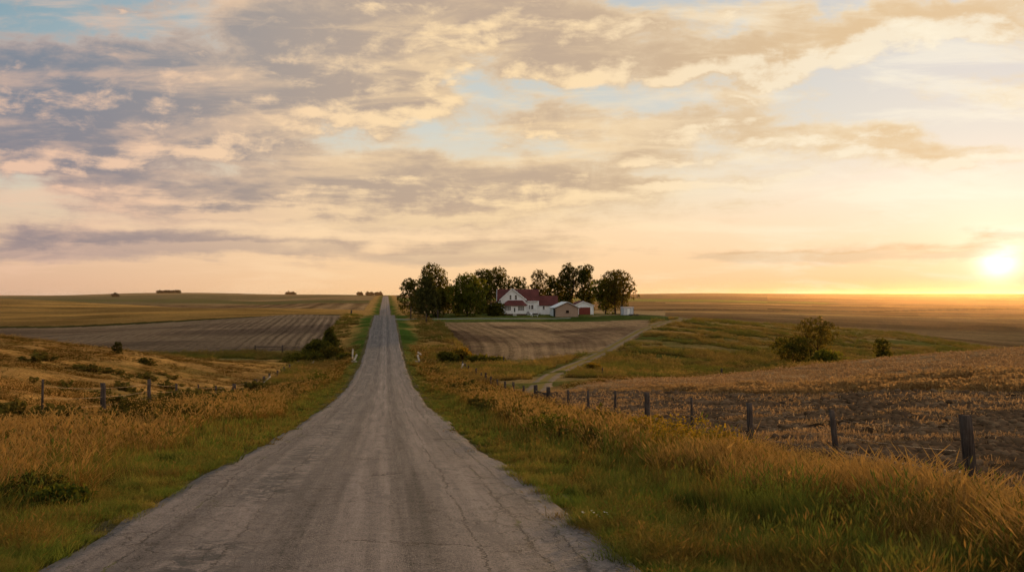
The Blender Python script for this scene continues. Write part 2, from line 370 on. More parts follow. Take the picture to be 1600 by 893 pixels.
def height(x, y):
    x = np.asarray(x, float); y = np.asarray(y, float)
    u, d = ucoord(x, y)
    px = 800 + F * u
    fi = (np.log(np.clip(d, 3.001, 3499)) - _s[0]) / (_s[1] - _s[0]); fj = np.clip((px - _gx[0]) / 10.0, 0, len(_gx) - 1.001)
    i = np.clip(fi.astype(int), 0, len(_s) - 2); j = fj.astype(int); a = fi - i; b = fj - j
    z = (_T[i, j] * (1 - a) + _T[i + 1, j] * a) * (1 - b) + (_T[i, j + 1] * (1 - a) + _T[i + 1, j + 1] * a) * b
    off = np.abs(roff(x, y))
    # small undulations
    amp = smooth(4, 12, off) * np.clip(0.05 + d * 0.0015, 0.05, 0.32)
    z = z + (fbm(x / 9, y / 9, 3, 5) - 0.5) * 2 * amp * 0.5 + (fbm(x / 40, y / 40, 2, 9) - 0.5) * amp
    z = z - 0.22 * np.exp(-((off - 5.6) / 1.5) ** 2) * smooth(3, 12, d)
    rz = roadz(y)
    w = smooth(3.1, 9.0, off)
    near = np.where((y > -60) & (y < 1150), 1.0, 0.0)
    w = 1 - (1 - w) * near
    shoulder = rz - 0.03 - 0.10 * smooth(2.4, 4.5, off) - 0.10 * smooth(3.0, 2.0, off)
    return z * w + shoulder * (1 - w)
def hz(x, y): return float(height(np.array([x]), np.array([y]))[0])

def PXD(px, d):    # world x for an image column at a depth
    return (px - 800) / F * d

# ------------------------------------------------------------------ land cover
def regions(x, y):
    """returns dict of masks / parameters per point"""
    u, d = ucoord(x, y); px = 800 + F * u
    off = roff(x, y)
    ni = lambda xs, ys: np.interp(px, xs, ys)
    wob = (fbm(x / 14, y / 14, 3, 31) - 0.5) * 2
    r = {}
    left = off < 0
    dc = ni([0,100,200,320,420,500,600],[95,97,100,112,118,125,130])
    verge = np.abs(off) < np.where(left, 13 + wob * 1.5, 10.9 + wob * .4 + 2.0 * smooth(60, 110, d))
    dd = d + wob * np.clip(d * 0.01, 0, 3)
    Ddark = ni([0,230,320,420,545,600],[300,300,300,285,262,262])
    Dg = ni([0,100,200,320,420,550,600],[615,600,530,455,474,480,480])
    r['hill'] = left & ~verge & (dd < dc + 16)
    r['valley'] = left & ~verge & (dd >= dc + 16) & (dd < 152)
    r['grey'] = left & ~verge & (dd >= 152) & (d < Ddark - 6)
    r['darkline'] = left & ~verge & (d >= Ddark - 9) & (d < Ddark + 9)
    r['gold'] = left & ~verge & (d >= Ddark + 4) & (d < Dg)
    r['far_stub'] = left & ~verge & (d >= Dg) & (d < ni([0,420,550],[700,690,640]))
    r['far_green'] = left & ~verge & (d >= ni([0,200,420,550],[700,880,690,640])) & (d < ni([0,200,320,420,550],[900,1020,1010,820,760]))
    r['far_left'] = left & ~verge & (d >= 700)
    # right
    Rt = ~left & ~verge
    crest = ni([600,800,870,900,1000,1100,1250,1400,1600,1800],[60,66,62,66,76,80,86,90,92,92])
    t0 = ni([830,950,1100,1300,1600],[60,56,52,44,35]); t1 = ni([830,950,1100,1300,1600],[61,59,60,55,47])
    inright = Rt & (px > ni([0,60,70,1000],[800,800,800,800]))
    r['plow'] = inright & (dd < np.minimum(t0, crest))
    r['strip'] = inright & (dd >= t0) & (dd < t1) & (dd < crest)
    r['stub'] = inright & (dd >= t1) & (dd < crest)
    r['fringe'] = Rt & (dd >= crest) & (dd < crest + 7) & (px > 880)
    fb = ni([640,690,770,860,930,1000,1040],[150,147,133,126,141,162,200])
    r['rowfield'] = Rt & (off > ni([640,700],[15,15])) & (dd > fb) & (d < 209) & (px < ni([0,1],[1020,1020]) - (209 - d) * 0.5)
    r['lawn'] = Rt & (d >= 209) & (d < ni([600,980,1040,1080],[252,252,240,225])) & (px < 1045)
    r['pasture'] = Rt & (dd >= crest + 7) & (d < ni([600,1000,1075,1250,1400,1600],[232,232,225,241,243,206])) & ~r['rowfield'] & ~r['lawn']
    r['field2'] = Rt & (d >= ni([600,1000,1075,1250,1400,1600],[250,245,225,241,243,206])) & ~r['pasture'] & ~r['lawn']
    r['verge'] = verge
    return r, px, d, off, wob, dc, crest

def landcolour(x, y):
    r, px, d, off, wob, dc, crest = regions(x, y)
    n = len(x); col = np.zeros((n, 3)); ph = np.zeros(n); ra = np.zeros(n)
    ao = np.abs(off)
    big = fbm(x / 30, y / 30, 4, 71); mid = fbm(x / 6, y / 6, 4, 72); sml = fbm(x / 1.6, y / 1.6, 3, 73)
    def mixc(a, b, t):
        t = np.clip(t, 0, 1)[:, None]; return np.array(a)[None] * (1 - t) + np.array(b)[None] * t
    gold = (0.40, 0.215, 0.060); dry = (0.30, 0.165, 0.052); green = (0.085, 0.105, 0.020); ygreen = (0.19, 0.145, 0.032)
    brown = (0.13, 0.075, 0.036)
    m = r['verge']
    near = mixc(ygreen, green, smooth(.35, .6, mid)); tall = mixc(dry, gold, mid)
    c = mixc((0, 0, 0), (0, 0, 0), big); t = smooth(4.2, 6.6, ao + (mid - .5) * 5)
    c = near * (1 - t[:, None]) + tall * t[:, None]
    fargreen = mixc((0.05, 0.085, 0.014), (0.11, 0.11, 0.025), smooth(.45, .7, mid))
    far = smooth(120, 160, d)[:, None] * (1 - smooth(4.5, 9.5, ao + (mid - .5) * 4))[:, None]
    c = c * (1 - far) + fargreen * far
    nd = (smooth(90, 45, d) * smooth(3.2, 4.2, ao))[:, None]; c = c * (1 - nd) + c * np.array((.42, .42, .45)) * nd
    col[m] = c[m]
    # gravelly shoulder
    m2 = ao < 3.5
    col[m2] = (mixc((0.14, 0.10, 0.06), (0.09, 0.085, 0.03), mid))[m2]
    m = r['hill']; c = mixc(gold, dry, smooth(.35, .6, mid)) * 1.25; t = .6 * smooth(.60, .74, fbm(x / 9, y / 7, 4, 88))[:, None]; c = c * (1 - t) + np.array((0.10, 0.085, 0.02)) * t; col[m] = c[m]
    m = r['valley']; c = mixc((0.10, 0.095, 0.025), (0.2, 0.15, 0.05), smooth(.4, .65, mid)); col[m] = c[m]
    m = r['grey']; c = mixc((0.21, 0.14, 0.085), (0.125, 0.082, 0.053), smooth(.35, .7, fbm(x / 45, y / 12, 4, 90))); col[m] = c[m]
    ph = np.where(m, (x + 0.20 * y) * 2 * PI / 1.9 + (fbm(x / 50, y / 50, 2, 12) - .5) * 14, ph)
    ra = np.where(m, 0.20 * smooth(330, 470, px) + 0.05, ra)
    c = mixc((0.035, 0.032, 0.012), (0.06, 0.05, 0.018), mid); col[r['darkline']] = c[r['darkline']]
    m = r['gold']; c = mixc((0.42, 0.225, 0.062), (0.22, 0.125, 0.040), smooth(.3, .7, fbm(x / 90, y / 25, 4, 91))); 
    tt = smooth(0.5, 1.0, (d - 300) / 250.0)[:, None]; c = c * (0.86 + 0.35 * tt); col[m] = c[m]
    m = r['far_stub']; c = mixc((0.25, 0.15, 0.07), (0.17, 0.10, 0.05), smooth(.4, .6, fbm(x / 60, y / 90, 3, 92))); col[m] = c[m]
    ph = np.where(m, (x + RA * y) * 2 * PI / 14.0, ph); ra = np.where(m, 0.35, ra)
    m = r['far_left']; bands = fbm(x / 500, y / 130, 3, 93); c = mixc((0.30, 0.18, 0.085), (0.14, 0.105, 0.05), smooth(.44, .54, bands)); col[m] = c[m]
    m = r['far_green']; c = mixc((0.085, 0.085, 0.03), (0.12, 0.10, 0.04), mid); col[m] = c[m]
    # right
    m = r['plow']; c = mixc((0.135, 0.078, 0.040), (0.038, 0.022, 0.012), smooth(.35, .62, fbm(x / 1.3, y / 1.3, 4, 94))); col[m] = c[m]
    m = r['strip']; c = mixc((0.42, 0.24, 0.07), (0.26, 0.15, 0.05), sml); col[m] = c[m]
    m = r['stub']; c = mixc((0.42, 0.25, 0.115), (0.25, 0.145, 0.068), smooth(.35, .68, fbm(x / 16, y / 5, 4, 95))); col[m] = c[m]
    ph = np.where(m, (x * 0.30 - y * 0.95) * 2 * PI / 2.8 + (fbm(x / 30, y / 30, 2, 13) - .5) * 14, ph); ra = np.where(m, 0.16, ra)
    m = r['fringe']; c = mixc((0.40, 0.25, 0.07), (0.22, 0.15, 0.04), mid); col[m] = c[m]
    m = r['rowfield']; c = mixc((0.36, 0.22, 0.112), (0.17, 0.10, 0.056), smooth(.40, .64, fbm(x / 16, y / 13, 5, 96)))
    dk = smooth(30, 15, off)[:, None]; c = c * (1 - 0.35 * dk); col[m] = c[m]
    # curved rows hugging the field's left edge
    cx = x + 0.19 * y + 0.0012 * np.maximum(0, 190 - y) ** 2
    ph = np.where(m, cx * 2 * PI / 2.7 + (fbm(x / 40, y / 40, 2, 14) - .5) * 12, ph); ra = np.where(m, 0.045 + 0.15 * smooth(40, 16, off), ra)
    m = r['lawn']; c = mixc((0.062, 0.078, 0.018), (0.115, 0.115, 0.030), smooth(.4, .7, mid)); col[m] = c[m]
    m = r['pasture']; c = mixc((0.14, 0.115, 0.028), (0.31, 0.185, 0.066), smooth(.42, .56, fbm(x / 26, y / 12, 4, 97)))
    t = smooth(.55, .68, fbm(x / 17, y / 9, 4, 98))[:, None]; c = c * (1 - t) + np.array((0.085, 0.085, 0.018)) * t; col[m] = c[m]
    Db = np.interp(px, [600,1000,1075,1250,1400,1600],[232,232,225,241,243,206])
    m = r['pasture'] & (d > Db - 22) & (px > 1000); c = mixc((0.36, 0.24, 0.08), (0.24, 0.16, 0.06), mid); col[m] = c[m]
    m = r['field2']; c = mixc((0.27, 0.155, 0.066), (0.19, 0.105, 0.045), smooth(.35, .65, fbm(x / 120, y / 30, 4, 99)))
    ph = np.where(m, (x * 0.2 + y) * 2 * PI / 22.0 + (fbm(x / 120, y / 120, 2, 15) - .5) * 10, ph); ra = np.where(m, 0.10, ra)
    Dk = np.interp(px, [600,1000,1600],[415,425,620])
    t = (np.abs(d - Dk) < 9 + wob * 2) & m; c[t] = (0.07, 0.045, 0.02)
    t = m & (d < 262) & (px < 1040); c[t] = (0.05, 0.045, 0.02)
    t = m & (d > 262) & (d < 420) & (px < 1040); c[t] = np.array((0.38, 0.24, 0.11)) * (0.85 + 0.3 * mid[t][:, None])
    t = m & (d > 690) & (d < 850) & (px < 1300 + wob * 30); c[t] = (0.20, 0.19, 0.045)
    t = m & (d > 676) & (d <= 690) & (px < 1310); c[t] = (0.06, 0.055, 0.02)
    for dk_, w_ in ((415, 9), (632, 13), (1035, 22)):
        tt = m & (np.abs(d - dk_ + 6) < w_) & (px > 1040); c[tt] = np.array((0.42, 0.245, 0.085)) * (.85 + .3 * mid[tt][:, None])  # crest highlight put into the colour, thin gold band along each far rise
    for dk_, w_ in ((520, 10), (760, 14)):
        tt = m & (np.abs(d - dk_) < w_) & (px > 1200); c[tt] = (0.085, 0.055, 0.022)  # darker bands painted past the crests to set off their highlight
    t = m & (d > 850) & (px < 1200); c[t] = mixc((0.20, 0.125, 0.065), (0.14, 0.10, 0.05), smooth(.42, .58, fbm(x / 600, y / 120, 3, 55)))[t]
    col[m] = c[m]
    col[(col.sum(1) == 0)] = dry
    # mowing / soil variation
    col *= (0.74 + 0.52 * big)[:, None]
    # dark hollows with rank growth on the left hillside
    hp = .5 * (smooth(dc - 14, dc - 30, d) * smooth(.58, .66, fbm(x / 7, y / 5, 4, 301)) * smooth(20, 45, d) * r['hill'] * (d < dc - 3))[:, None]
    col[:] = col * (1 - .8 * hp) + np.array((0.07, 0.062, 0.016)) * .8 * hp
    return col, ph, ra

def build_ground():
    # polar grid about the viewpoint, finest where the land is seen
    az = np.concatenate([np.linspace(-180, -52, 50, endpoint=False), np.linspace(-52, -36, 60, endpoint=False), np.linspace(-36, 36, 860, endpoint=False), np.linspace(36, 52, 60, endpoint=False), np.linspace(52, 180, 50)])
    az = np.radians(az)
    lr = [math.log(0.4)]
    while lr[-1] < math.log(3400):
        r = math.exp(lr[-1]); lr.append(lr[-1] + (0.05 if r < 4 else 0.012 if r < 6 else 0.0068 if r < 60 else 0.009 if r < 330 else 0.012))
    rr = np.exp(np.array(lr))
    A, Rr = np.meshgrid(az, rr); x = (np.sin(A) * Rr).ravel(); y = (np.cos(A) * Rr).ravel()
    z = height(x, y)
    r, px, d, off, wob, dc, crest = regions(x, y)
    # real clods and furrows close by in the ploughed land, tussocky relief in the grass
    k = r['plow'] | r['stub']
    cl = (fbm(x / 0.55, y / 0.40, 3, 41) - .5) * 0.36 * smooth(70, 20, d) + (fbm(x / 3.0, y / 1.2, 3, 43) - .5) * 0.30
    z = z + np.where(k, cl, 0)
    z = z + np.where(r['hill'] | r['pasture'], (fbm(x / 3.2, y / 3.2, 3, 42) - .5) * 0.5 * smooth(10, 30, d), 0)
    col, ph, ra = landcolour(x, y)
    nr, na = A.shape
    i = np.arange(nr - 1)[:, None]; j = np.arange(na - 1)[None]
    a = i * na + j
    faces = np.stack([a, a + 1, a + na + 1, a + na], -1).reshape(-1, 4)[:, ::-1]
    m, nt = material('land_cover')
    cl_ = nt.n('ShaderNodeAttribute', attribute_name='col').outputs['Color']
    phn = nt.n('ShaderNodeAttribute', attribute_name='phase').outputs['Fac']
    ran = nt.n('ShaderNodeAttribute', attribute_name='rowamp').outputs['Fac']
    pos = nt.n('ShaderNodeNewGeometry').outputs['Position']
    n1 = nt.noise(pos, 6.0, 5, 0.65); n2 = nt.noise(pos, 0.9, 5, 0.6); n3 = nt.noise(nt.mapping(pos, scale=(.03, .12, .0)), 1.0, 5, 0.6)
    nrow = nt.noise(nt.comb(nt.m('MULTIPLY', phn, .55), nt.m('MULTIPLY', nt.n('ShaderNodeSeparateXYZ', {0: pos}).outputs[1], .012)), 1.0, 4, .65)
    isr = nt.m('GREATER_THAN', ran, .02); n3 = nt.m('ADD', nt.m('MULTIPLY', n3, nt.m('SUBTRACT', 1.0, isr)), nt.m('MULTIPLY', nrow, isr))
    v = nt.m('ADD', nt.ss(n1, 0.25, 0.75, -0.42, 0.42), nt.m('ADD', nt.ss(n2, 0.3, 0.7, -0.22, 0.22), nt.ss(n3, .3, .7, -0.20, 0.20)))
    row = nt.m('MULTIPLY', nt.m('ADD', nt.m('SINE', nt.m('ADD', phn, nt.m('MULTIPLY', n2, 3.0))), nt.m('MULTIPLY', nt.m('SINE', nt.m('MULTIPLY', phn, 0.37)), 0.35)), nt.m('MULTIPLY', ran, nt.ss(nt.noise(pos, 0.05, 3), .35, .6, .4, 1.2)))
    f = nt.m('ADD', 1.0, nt.m('ADD', v, row))
    colr = nt.mix(1.0, cl_, nt.comb(f, f, f), 'MULTIPLY')
    bmp = nt.n('ShaderNodeBump', {'Strength': 0.8, 'Distance': 0.25, 'Height': nt.m('ADD', n1, nt.m('MULTIPLY', row, 1.0))})
    dif = nt.n('ShaderNodeBsdfDiffuse', {'Color': colr, 'Roughness': 0.9, 'Normal': bmp.outputs[0]})
    out(nt, dif.outputs[0])
    o = mesh_np('ground', np.stack([x, y, z], 1), faces, m, smooth_=True, attrs={'col': col, 'phase': ph, 'rowamp': ra})
    tag(o, kind='structure', label='rolling prairie ground with dry grass, ploughed fields and stubble')
build_ground()
# ------------------------------------------------------------------ asphalt road
def build_road():
    ys = [-25.0]
    while ys[-1] < 1150:
        yy = ys[-1]; ys.append(yy + (0.35 if 4 < yy < 45 else 0.8 if yy < 130 else 2.0 if yy < 300 else 5.0))
    ys = np.array(ys)
    us = np.concatenate([[-1], np.linspace(-0.97, -0.6, 6), np.linspace(-0.5, 0.5, 11), np.linspace(0.6, 0.97, 6), [1]])
    Y, U_ = np.meshgrid(ys, us, indexing='ij')
    jl = (fbm(ys / 1.4, ys * 0 + 3, 4, 61) - .5) * 0.30 + (fbm(ys / 12, ys * 0 + 8, 3, 62) - .5) * 0.4
    jr = (fbm(ys / 1.4, ys * 0 + 30, 4, 63) - .5) * 0.30 + (fbm(ys / 12, ys * 0 + 80, 3, 64) - .5) * 0.4
    wl = 3.10 + jl; wr = 3.12 + jr
    off = np.where(U_ < 0, U_ * wl[:, None], U_ * wr[:, None])
    # near the crest of the second hill the road keeps its width
    x = (off / RCOS) - 0.5 - RA * Y
    z = roadz(Y) - 0.02 * (np.abs(off) / 3) ** 2 + (fbm(x / 1.6, Y / 3.0, 3, 65) - .5) * 0.025
    z = np.where(np.abs(U_) > 0.999, z - 0.10, z)
    nr, na = Y.shape
    i = np.arange(nr - 1)[:, None]; j = np.arange(na - 1)[None]; a = i * na + j
    faces = np.stack([a, a + 1, a + na + 1, a + na], -1).reshape(-1, 4)
    m, nt = material('old_asphalt')
    u = nt.n('ShaderNodeAttribute', attribute_name='across').outputs['Fac']
    v = nt.n('ShaderNodeAttribute', attribute_name='along').outputs['Fac']
    e = nt.n('ShaderNodeAttribute', attribute_name='edge').outputs['Fac']
    P = nt.comb(u, v)
    def streak(c, w, amp, seed):
        wv = nt.m('MULTIPLY', nt.m('SUBTRACT', nt.noise(nt.comb(seed, nt.m('MULTIPLY', v, 0.06)), 1.0, 2), 0.5), 0.5)
        d = nt.m('DIVIDE', nt.m('SUBTRACT', nt.m('SUBTRACT', u, wv), c), w)
        return nt.m('MULTIPLY', nt.m('EXPONENT', nt.m('MULTIPLY', nt.m('MULTIPLY', d, d), -1.0)), amp)
    n_f = nt.noise(P, 26, 6, 0.8); n_m = nt.noise(P, 5, 5, 0.6); n_l = nt.noise(nt.mapping(P, scale=(1.0, .10, 1)), 1.2, 5, 0.6)
    stk = nt.noise(nt.mapping(P, scale=(4.5, .10, 1)), 1.0, 5, 0.65)
    basec = nt.mix(nt.ss(n_l, .3, .7), (0.116, 0.090, 0.079), (0.160, 0.126, 0.111))
    agg = nt.n('ShaderNodeTexVoronoi', {'Scale': 75.0, 'Vector': P}, feature='F1')
    lum = nt.m('ADD', nt.ss(n_f, .32, .68, .58, 1.42), nt.m('ADD', nt.ss(n_m, .3, .7, -.14, .14), nt.ss(stk, .3, .7, -.22, .20)))
    lum = nt.m('ADD', lum, nt.ss(agg.outputs['Distance'], 0.1, 0.7, .24, -.24))
    # worn wheel tracks paler, strips between darker
    for (c, w, a, sd) in ((-1.55, .34, .16, 1.0), (-.60, .26, -.28, 2.0), (.0, .22, .20, 3.0), (.95, .26, -.34, 4.0), (1.6, .24, .10, 5.0), (-2.15, .20, -.22, 6.0), (.45, .10, .20, 7.0), (.72, .05, -.16, 8.0), (-.2, .06, -.16, 9.0)):
        lum = nt.m('ADD', lum, streak(c, w, a, sd))
    colr = nt.mix(1.0, basec, nt.comb(lum, lum, lum), 'MULTIPLY')
    # raveled darker patch along the left wheel path near the viewer
    rp = nt.m('MULTIPLY', nt.ss(nt.noise(P, 2.8, 8, .8, .6), .44, .56), streak(-1.45, .45, 1.6, 11.0))
    rp = nt.m('MULTIPLY', rp, nt.ss(nt.noise(nt.comb(0.0, nt.m('MULTIPLY', v, .22), 4.0), 1.0, 1), .36, .50))
    colr = nt.mix(nt.m('MULTIPLY', rp, .80), colr, (0.050, 0.042, 0.038))
    # tar patches and bleeding spots
    tp = nt.ss(nt.noise(nt.mapping(P, scale=(1.7, .40, 1)), 1.1, 4, .6, .3), .585, .62)
    colr = nt.mix(nt.m('MULTIPLY', tp, .55), colr, (0.075, 0.060, 0.055))
    tl = nt.m('MULTIPLY', nt.m('ADD', streak(.35, .07, 1.0, 21.0), streak(-.75, .06, .9, 22.0), clamp=True), nt.ss(nt.noise(nt.comb(2.0, nt.m('MULTIPLY', v, .09), 1.0), 1.0, 2), .52, .56))
    colr = nt.mix(nt.m('MULTIPLY', tl, .6), colr, (0.05, 0.042, 0.04))
    # cracks -------------------------------------------------
    w1 = nt.noise(P, 1.6, 5, .65); w2 = nt.noise(nt.mapping(P, loc=(9, 4, 0)), 1.6, 5, .65)
    uw = nt.m('ADD', u, nt.m('MULTIPLY', nt.m('SUBTRACT', w1, .5), 1.0)); vw = nt.m('ADD', v, nt.m('MULTIPLY', nt.m('SUBTRACT', w2, .5), 1.3))
    jit = nt.noise(P, 9.0, 5, .7)
    def lcrack(c, w, s0):
        wv = nt.m('MULTIPLY', nt.m('SUBTRACT', nt.noise(nt.comb(s0, nt.m('MULTIPLY', v, .35)), 1.0, 6, .7), .5), .55)
        d = nt.m('ABSOLUTE', nt.m('SUBTRACT', nt.m('SUBTRACT', nt.m('ADD', u, nt.m('MULTIPLY', nt.m('SUBTRACT', jit, .5), .22)), wv), c))
        wd = nt.m('MULTIPLY', nt.ss(nt.noise(nt.comb(s0, nt.m('MULTIPLY', v, 1.3)), 1.0, 3), .35, .6, 0.12, 1.0), w)
        return nt.ss(nt.m('DIVIDE', d, nt.m('ADD', wd, .002)), .5, 1.3, 1.0, 0.0)
    vor = nt.n('ShaderNodeTexVoronoi', {'Scale': 1.15, 'Vector': nt.comb(nt.m('MULTIPLY', uw, 1.25), nt.m('MULTIPLY', vw, .75)), 'Randomness': 1.0}, feature='DISTANCE_TO_EDGE')
    net = nt.ss(vor.outputs[0], 0.003, 0.012, 1.0, 0.0)
    vor2 = nt.n('ShaderNodeTexVoronoi', {'Scale': 3.4, 'Vector': nt.comb(uw, vw)}, feature='DISTANCE_TO_EDGE')
    net2 = nt.ss(vor2.outputs[0], 0.004, 0.03, 1.0, 0.0)
    pm = nt.ss(nt.noise(nt.mapping(P, loc=(5, 5, 5)), .55, 4), .38, .50)
    edgem = nt.m('MAXIMUM', nt.ss(e, 0.50, 0.74), nt.m('MULTIPLY', nt.ss(nt.noise(P, .5, 3), .55, .66), .8))
    cr = nt.m('MULTIPLY', nt.m('MULTIPLY', net, pm), nt.m('ADD', .50, edgem, clamp=True))
    cr = nt.m('MAXIMUM', cr, nt.m('MULTIPLY', nt.m('MULTIPLY', net2, edgem), nt.ss(nt.noise(nt.mapping(P, loc=(1, 2, 3)), 1.1, 4), .48, .58)))
    for c, w, s0 in ((1.55, .013, 1.1), (2.25, .018, 7.7), (-2.35, .015, 3.3), (-1.3, .007, 12.3), (2.62, .012, 15.5)):
        cr = nt.m('MAXIMUM', cr, lcrack(c, w, s0))
    # transverse cracks at irregular spacing
    tv = nt.m('ADD', nt.m('DIVIDE', vw, 6.3), nt.m('MULTIPLY', nt.m('SUBTRACT', jit, .5), .05))
    td = nt.m('ABSOLUTE', nt.m('SUBTRACT', nt.m('FRACT', tv), .5))
    tcr = nt.m('MULTIPLY', nt.ss(td, .0008, .004, 1.0, 0.0), nt.ss(nt.noise(nt.comb(nt.m('MULTIPLY', u, .6), nt.m('MULTIPLY', v, .5), 7.0), 1.0, 2), .47, .56))
    cr = nt.m('MAXIMUM', cr, nt.m('MULTIPLY', tcr, .8))
    cr = nt.m('MULTIPLY', cr, nt.ss(v, 150.0, 60.0, 0.25, 1.0))
    colr = nt.mix(nt.m('MULTIPLY', cr, .86), colr, (0.028, 0.022, 0.018))
    # dirt and grit at the edge, weeds in edge cracks
    colr = nt.mix(nt.m('MULTIPLY', nt.m('MULTIPLY', cr, nt.ss(nt.noise(P, .8, 3), .55, .62)), nt.ss(e, .55, .8)), colr, (0.085, 0.085, 0.02))
    colr = nt.mix(nt.m('MULTIPLY', nt.ss(nt.m('ADD', e, nt.m('MULTIPLY', nt.m('SUBTRACT', n_m, .5), .25)), .93, 1.0), .7), colr, (0.17, 0.115, 0.07))
    hgt = nt.m('SUBTRACT', nt.m('ADD', nt.m('MULTIPLY', n_f, .5), nt.m('MULTIPLY', agg.outputs['Distance'], -.5)), nt.m('MULTIPLY', cr, 2.2))
    bmp = nt.n('ShaderNodeBump', {'Strength': 0.75, 'Distance': 0.012, 'Height': hgt})
    bs = nt.n('ShaderNodeBsdfPrincipled', {'Base Color': colr, 'Roughness': 0.82, 'Normal': bmp.outputs[0]})
    bs.inputs['Specular IOR Level'].default_value = 0.22
    out(nt, bs.outputs[0])
    o = mesh_np('road', np.stack([x, Y, z], -1).reshape(-1, 3), faces, m, smooth_=True,
                attrs={'across': off.ravel(), 'along': Y.ravel(), 'edge': np.abs(U_).ravel()})
    tag(o, kind='structure', label='cracked grey two lane asphalt road running straight over the hills')
build_road()

def ribbon(name, pts, width, mat, lift=0.05, label=None, step=1.0, edge_noise=0.3):
    P = np.array(pts, float); seg = np.hypot(*np.diff(P, axis=0).T); s = np.concatenate([[0], np.cumsum(seg)])
    t = np.arange(0, s[-1], step)
    cx = np.interp(t, s, P[:, 0]); cy = np.interp(t, s, P[:, 1])
    for _ in range(8):
        cx[1:-1] = (cx[:-2] + cx[1:-1] * 2 + cx[2:]) / 4; cy[1:-1] = (cy[:-2] + cy[1:-1] * 2 + cy[2:]) / 4
    tx = np.gradient(cx); ty = np.gradient(cy); l = np.hypot(tx, ty); nx = -ty / l; ny = tx / l
    w = np.interp(t, s, width) if not np.isscalar(width) else np.full(len(t), width)
    us = np.linspace(-1, 1, 9)
    jit = (fbm(t / 3, t * 0 + 4, 3, 77) - .5) * edge_noise; 
    hw = w[:, None] / 2 * us[None] * (1 + jit[:, None])
    x = cx[:, None] + nx[:, None] * hw; y = cy[:, None] + ny[:, None] * hw
    z = height(x.ravel(), y.ravel()).reshape(x.shape) + lift - 0.12 * (np.abs(us[None]) > 0.99)
    nr, na = x.shape; i = np.arange(nr - 1)[:, None]; j = np.arange(na - 1)[None]; a = i * na + j
    faces = np.stack([a, a + na, a + na + 1, a + 1], -1).reshape(-1, 4)
    o = mesh_np(name, np.stack([x, y, z], -1).reshape(-1, 3), faces, mat, smooth_=True,
                attrs={'across': (hw).ravel(), 'un': np.broadcast_to(us[None], x.shape).ravel(), 'along': np.broadcast_to(t[:, None], x.shape).ravel()})
    return tag(o, kind='structure', label=label)

def gravel_mat(name, c0, c1, ruts=False):
    m, nt = material(name)
    pos = nt.n('ShaderNodeNewGeometry').outputs['Position']
    u = nt.n('ShaderNodeAttribute', attribute_name='across').outputs['Fac']
    un = nt.n('ShaderNodeAttribute', attribute_name='un').outputs['Fac']
    n1 = nt.noise(pos, 9, 5, .7); n2 = nt.noise(pos, .7, 4)
    col = nt.mix(nt.ss(n1, .3, .7), c0, c1); col = nt.mix(nt.ss(n2, .35, .65, 0, .4), col, tuple(c * .6 for c in c0))
    if ruts:
        k = nt.m('ABSOLUTE', nt.m('SUBTRACT', nt.m('ABSOLUTE', u), .80))
        g = nt.ss(nt.m('ADD', k, nt.m('MULTIPLY', nt.m('SUBTRACT', n2, .5), .7)), .22, .50)
        col = nt.mix(g, col, nt.mix(nt.ss(n1, .4, .6), (0.17, 0.13, 0.035), (0.24, 0.15, 0.05)))
    out(nt, nt.n('ShaderNodeBsdfDiffuse', {'Color': col}).outputs[0])
    return m
track_px = [(828,58,), (838,66), (852,84), (868,97), (892,112), (925,130), (960,150), (1000,178), (1035,200), (1062,214), (1072,222), (1062,232), (1040,240), (1010,244), (960,240), (920,232)]
track_pts = [(PXD(p, d), d) for p, d in track_px]
ribbon('dirt_track', track_pts, [2.5] * len(track_pts), gravel_mat('track_dirt', (0.21, 0.145, 0.09), (0.28, 0.195, 0.125), True), 0.07, 'pale two rut dirt track curving up through the pasture to the farm', edge_noise=.2)
drive_pts = [(-.5 - RA * 222 + 2.9, 222), (-20, 221.5), (0, 221), (11, 222), (17, 226)]
ribbon('driveway', drive_pts, [2.8, 2.4, 1.8, 1.5, 1.2], gravel_mat('drive_gravel', (0.20, 0.19, 0.15), (0.27, 0.26, 0.21)), 0.08, 'pale gravel driveway crossing the farm lawn from the road')
# ------------------------------------------------------------------ plants
def leaf_mat(name, c0, c1, c2=None, trans=0.45, patch=None, patch_scale=0.35, root=0.35, tipc=None, rootmul=0.30):
    """c0..c2 instance colours; per-blade height attribute 'h' darkens the roots"""
    m, nt = material(name)
    oi = nt.n('ShaderNodeObjectInfo').outputs['Random']
    h = nt.n('ShaderNodeAttribute', attribute_name='h').outputs['Fac']
    b = nt.n('ShaderNodeAttribute', attribute_name='b').outputs['Fac']
    pos = nt.n('ShaderNodeNewGeometry').outputs['Position']
    t = nt.m('FRACT', nt.m('ADD', oi, nt.m('MULTIPLY', b, 0.7)))
    col = nt.ramp(t, [(0, c0), (0.5, c1), (1, c2 or c0)])
    if patch:
        pn = nt.ss(nt.noise(pos, patch_scale, 4, .6), .44, .60)
        col = nt.mix(nt.m('MULTIPLY', pn, .85), col, nt.mix(b, patch, tuple(x * 1.7 for x in patch)))
    if tipc: col = nt.mix(nt.ss(h, .72, .86), col, tipc)
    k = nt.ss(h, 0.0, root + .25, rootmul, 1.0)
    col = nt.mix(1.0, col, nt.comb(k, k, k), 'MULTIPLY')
    d = nt.n('ShaderNodeBsdfDiffuse', {'Color': col}); tr = nt.n('ShaderNodeBsdfTranslucent', {'Color': col})
    mx = nt.n('ShaderNodeMixShader', {0: trans, 1: d.outputs[0], 2: tr.outputs[0]})
    out(nt, mx.outputs[0])
    return m

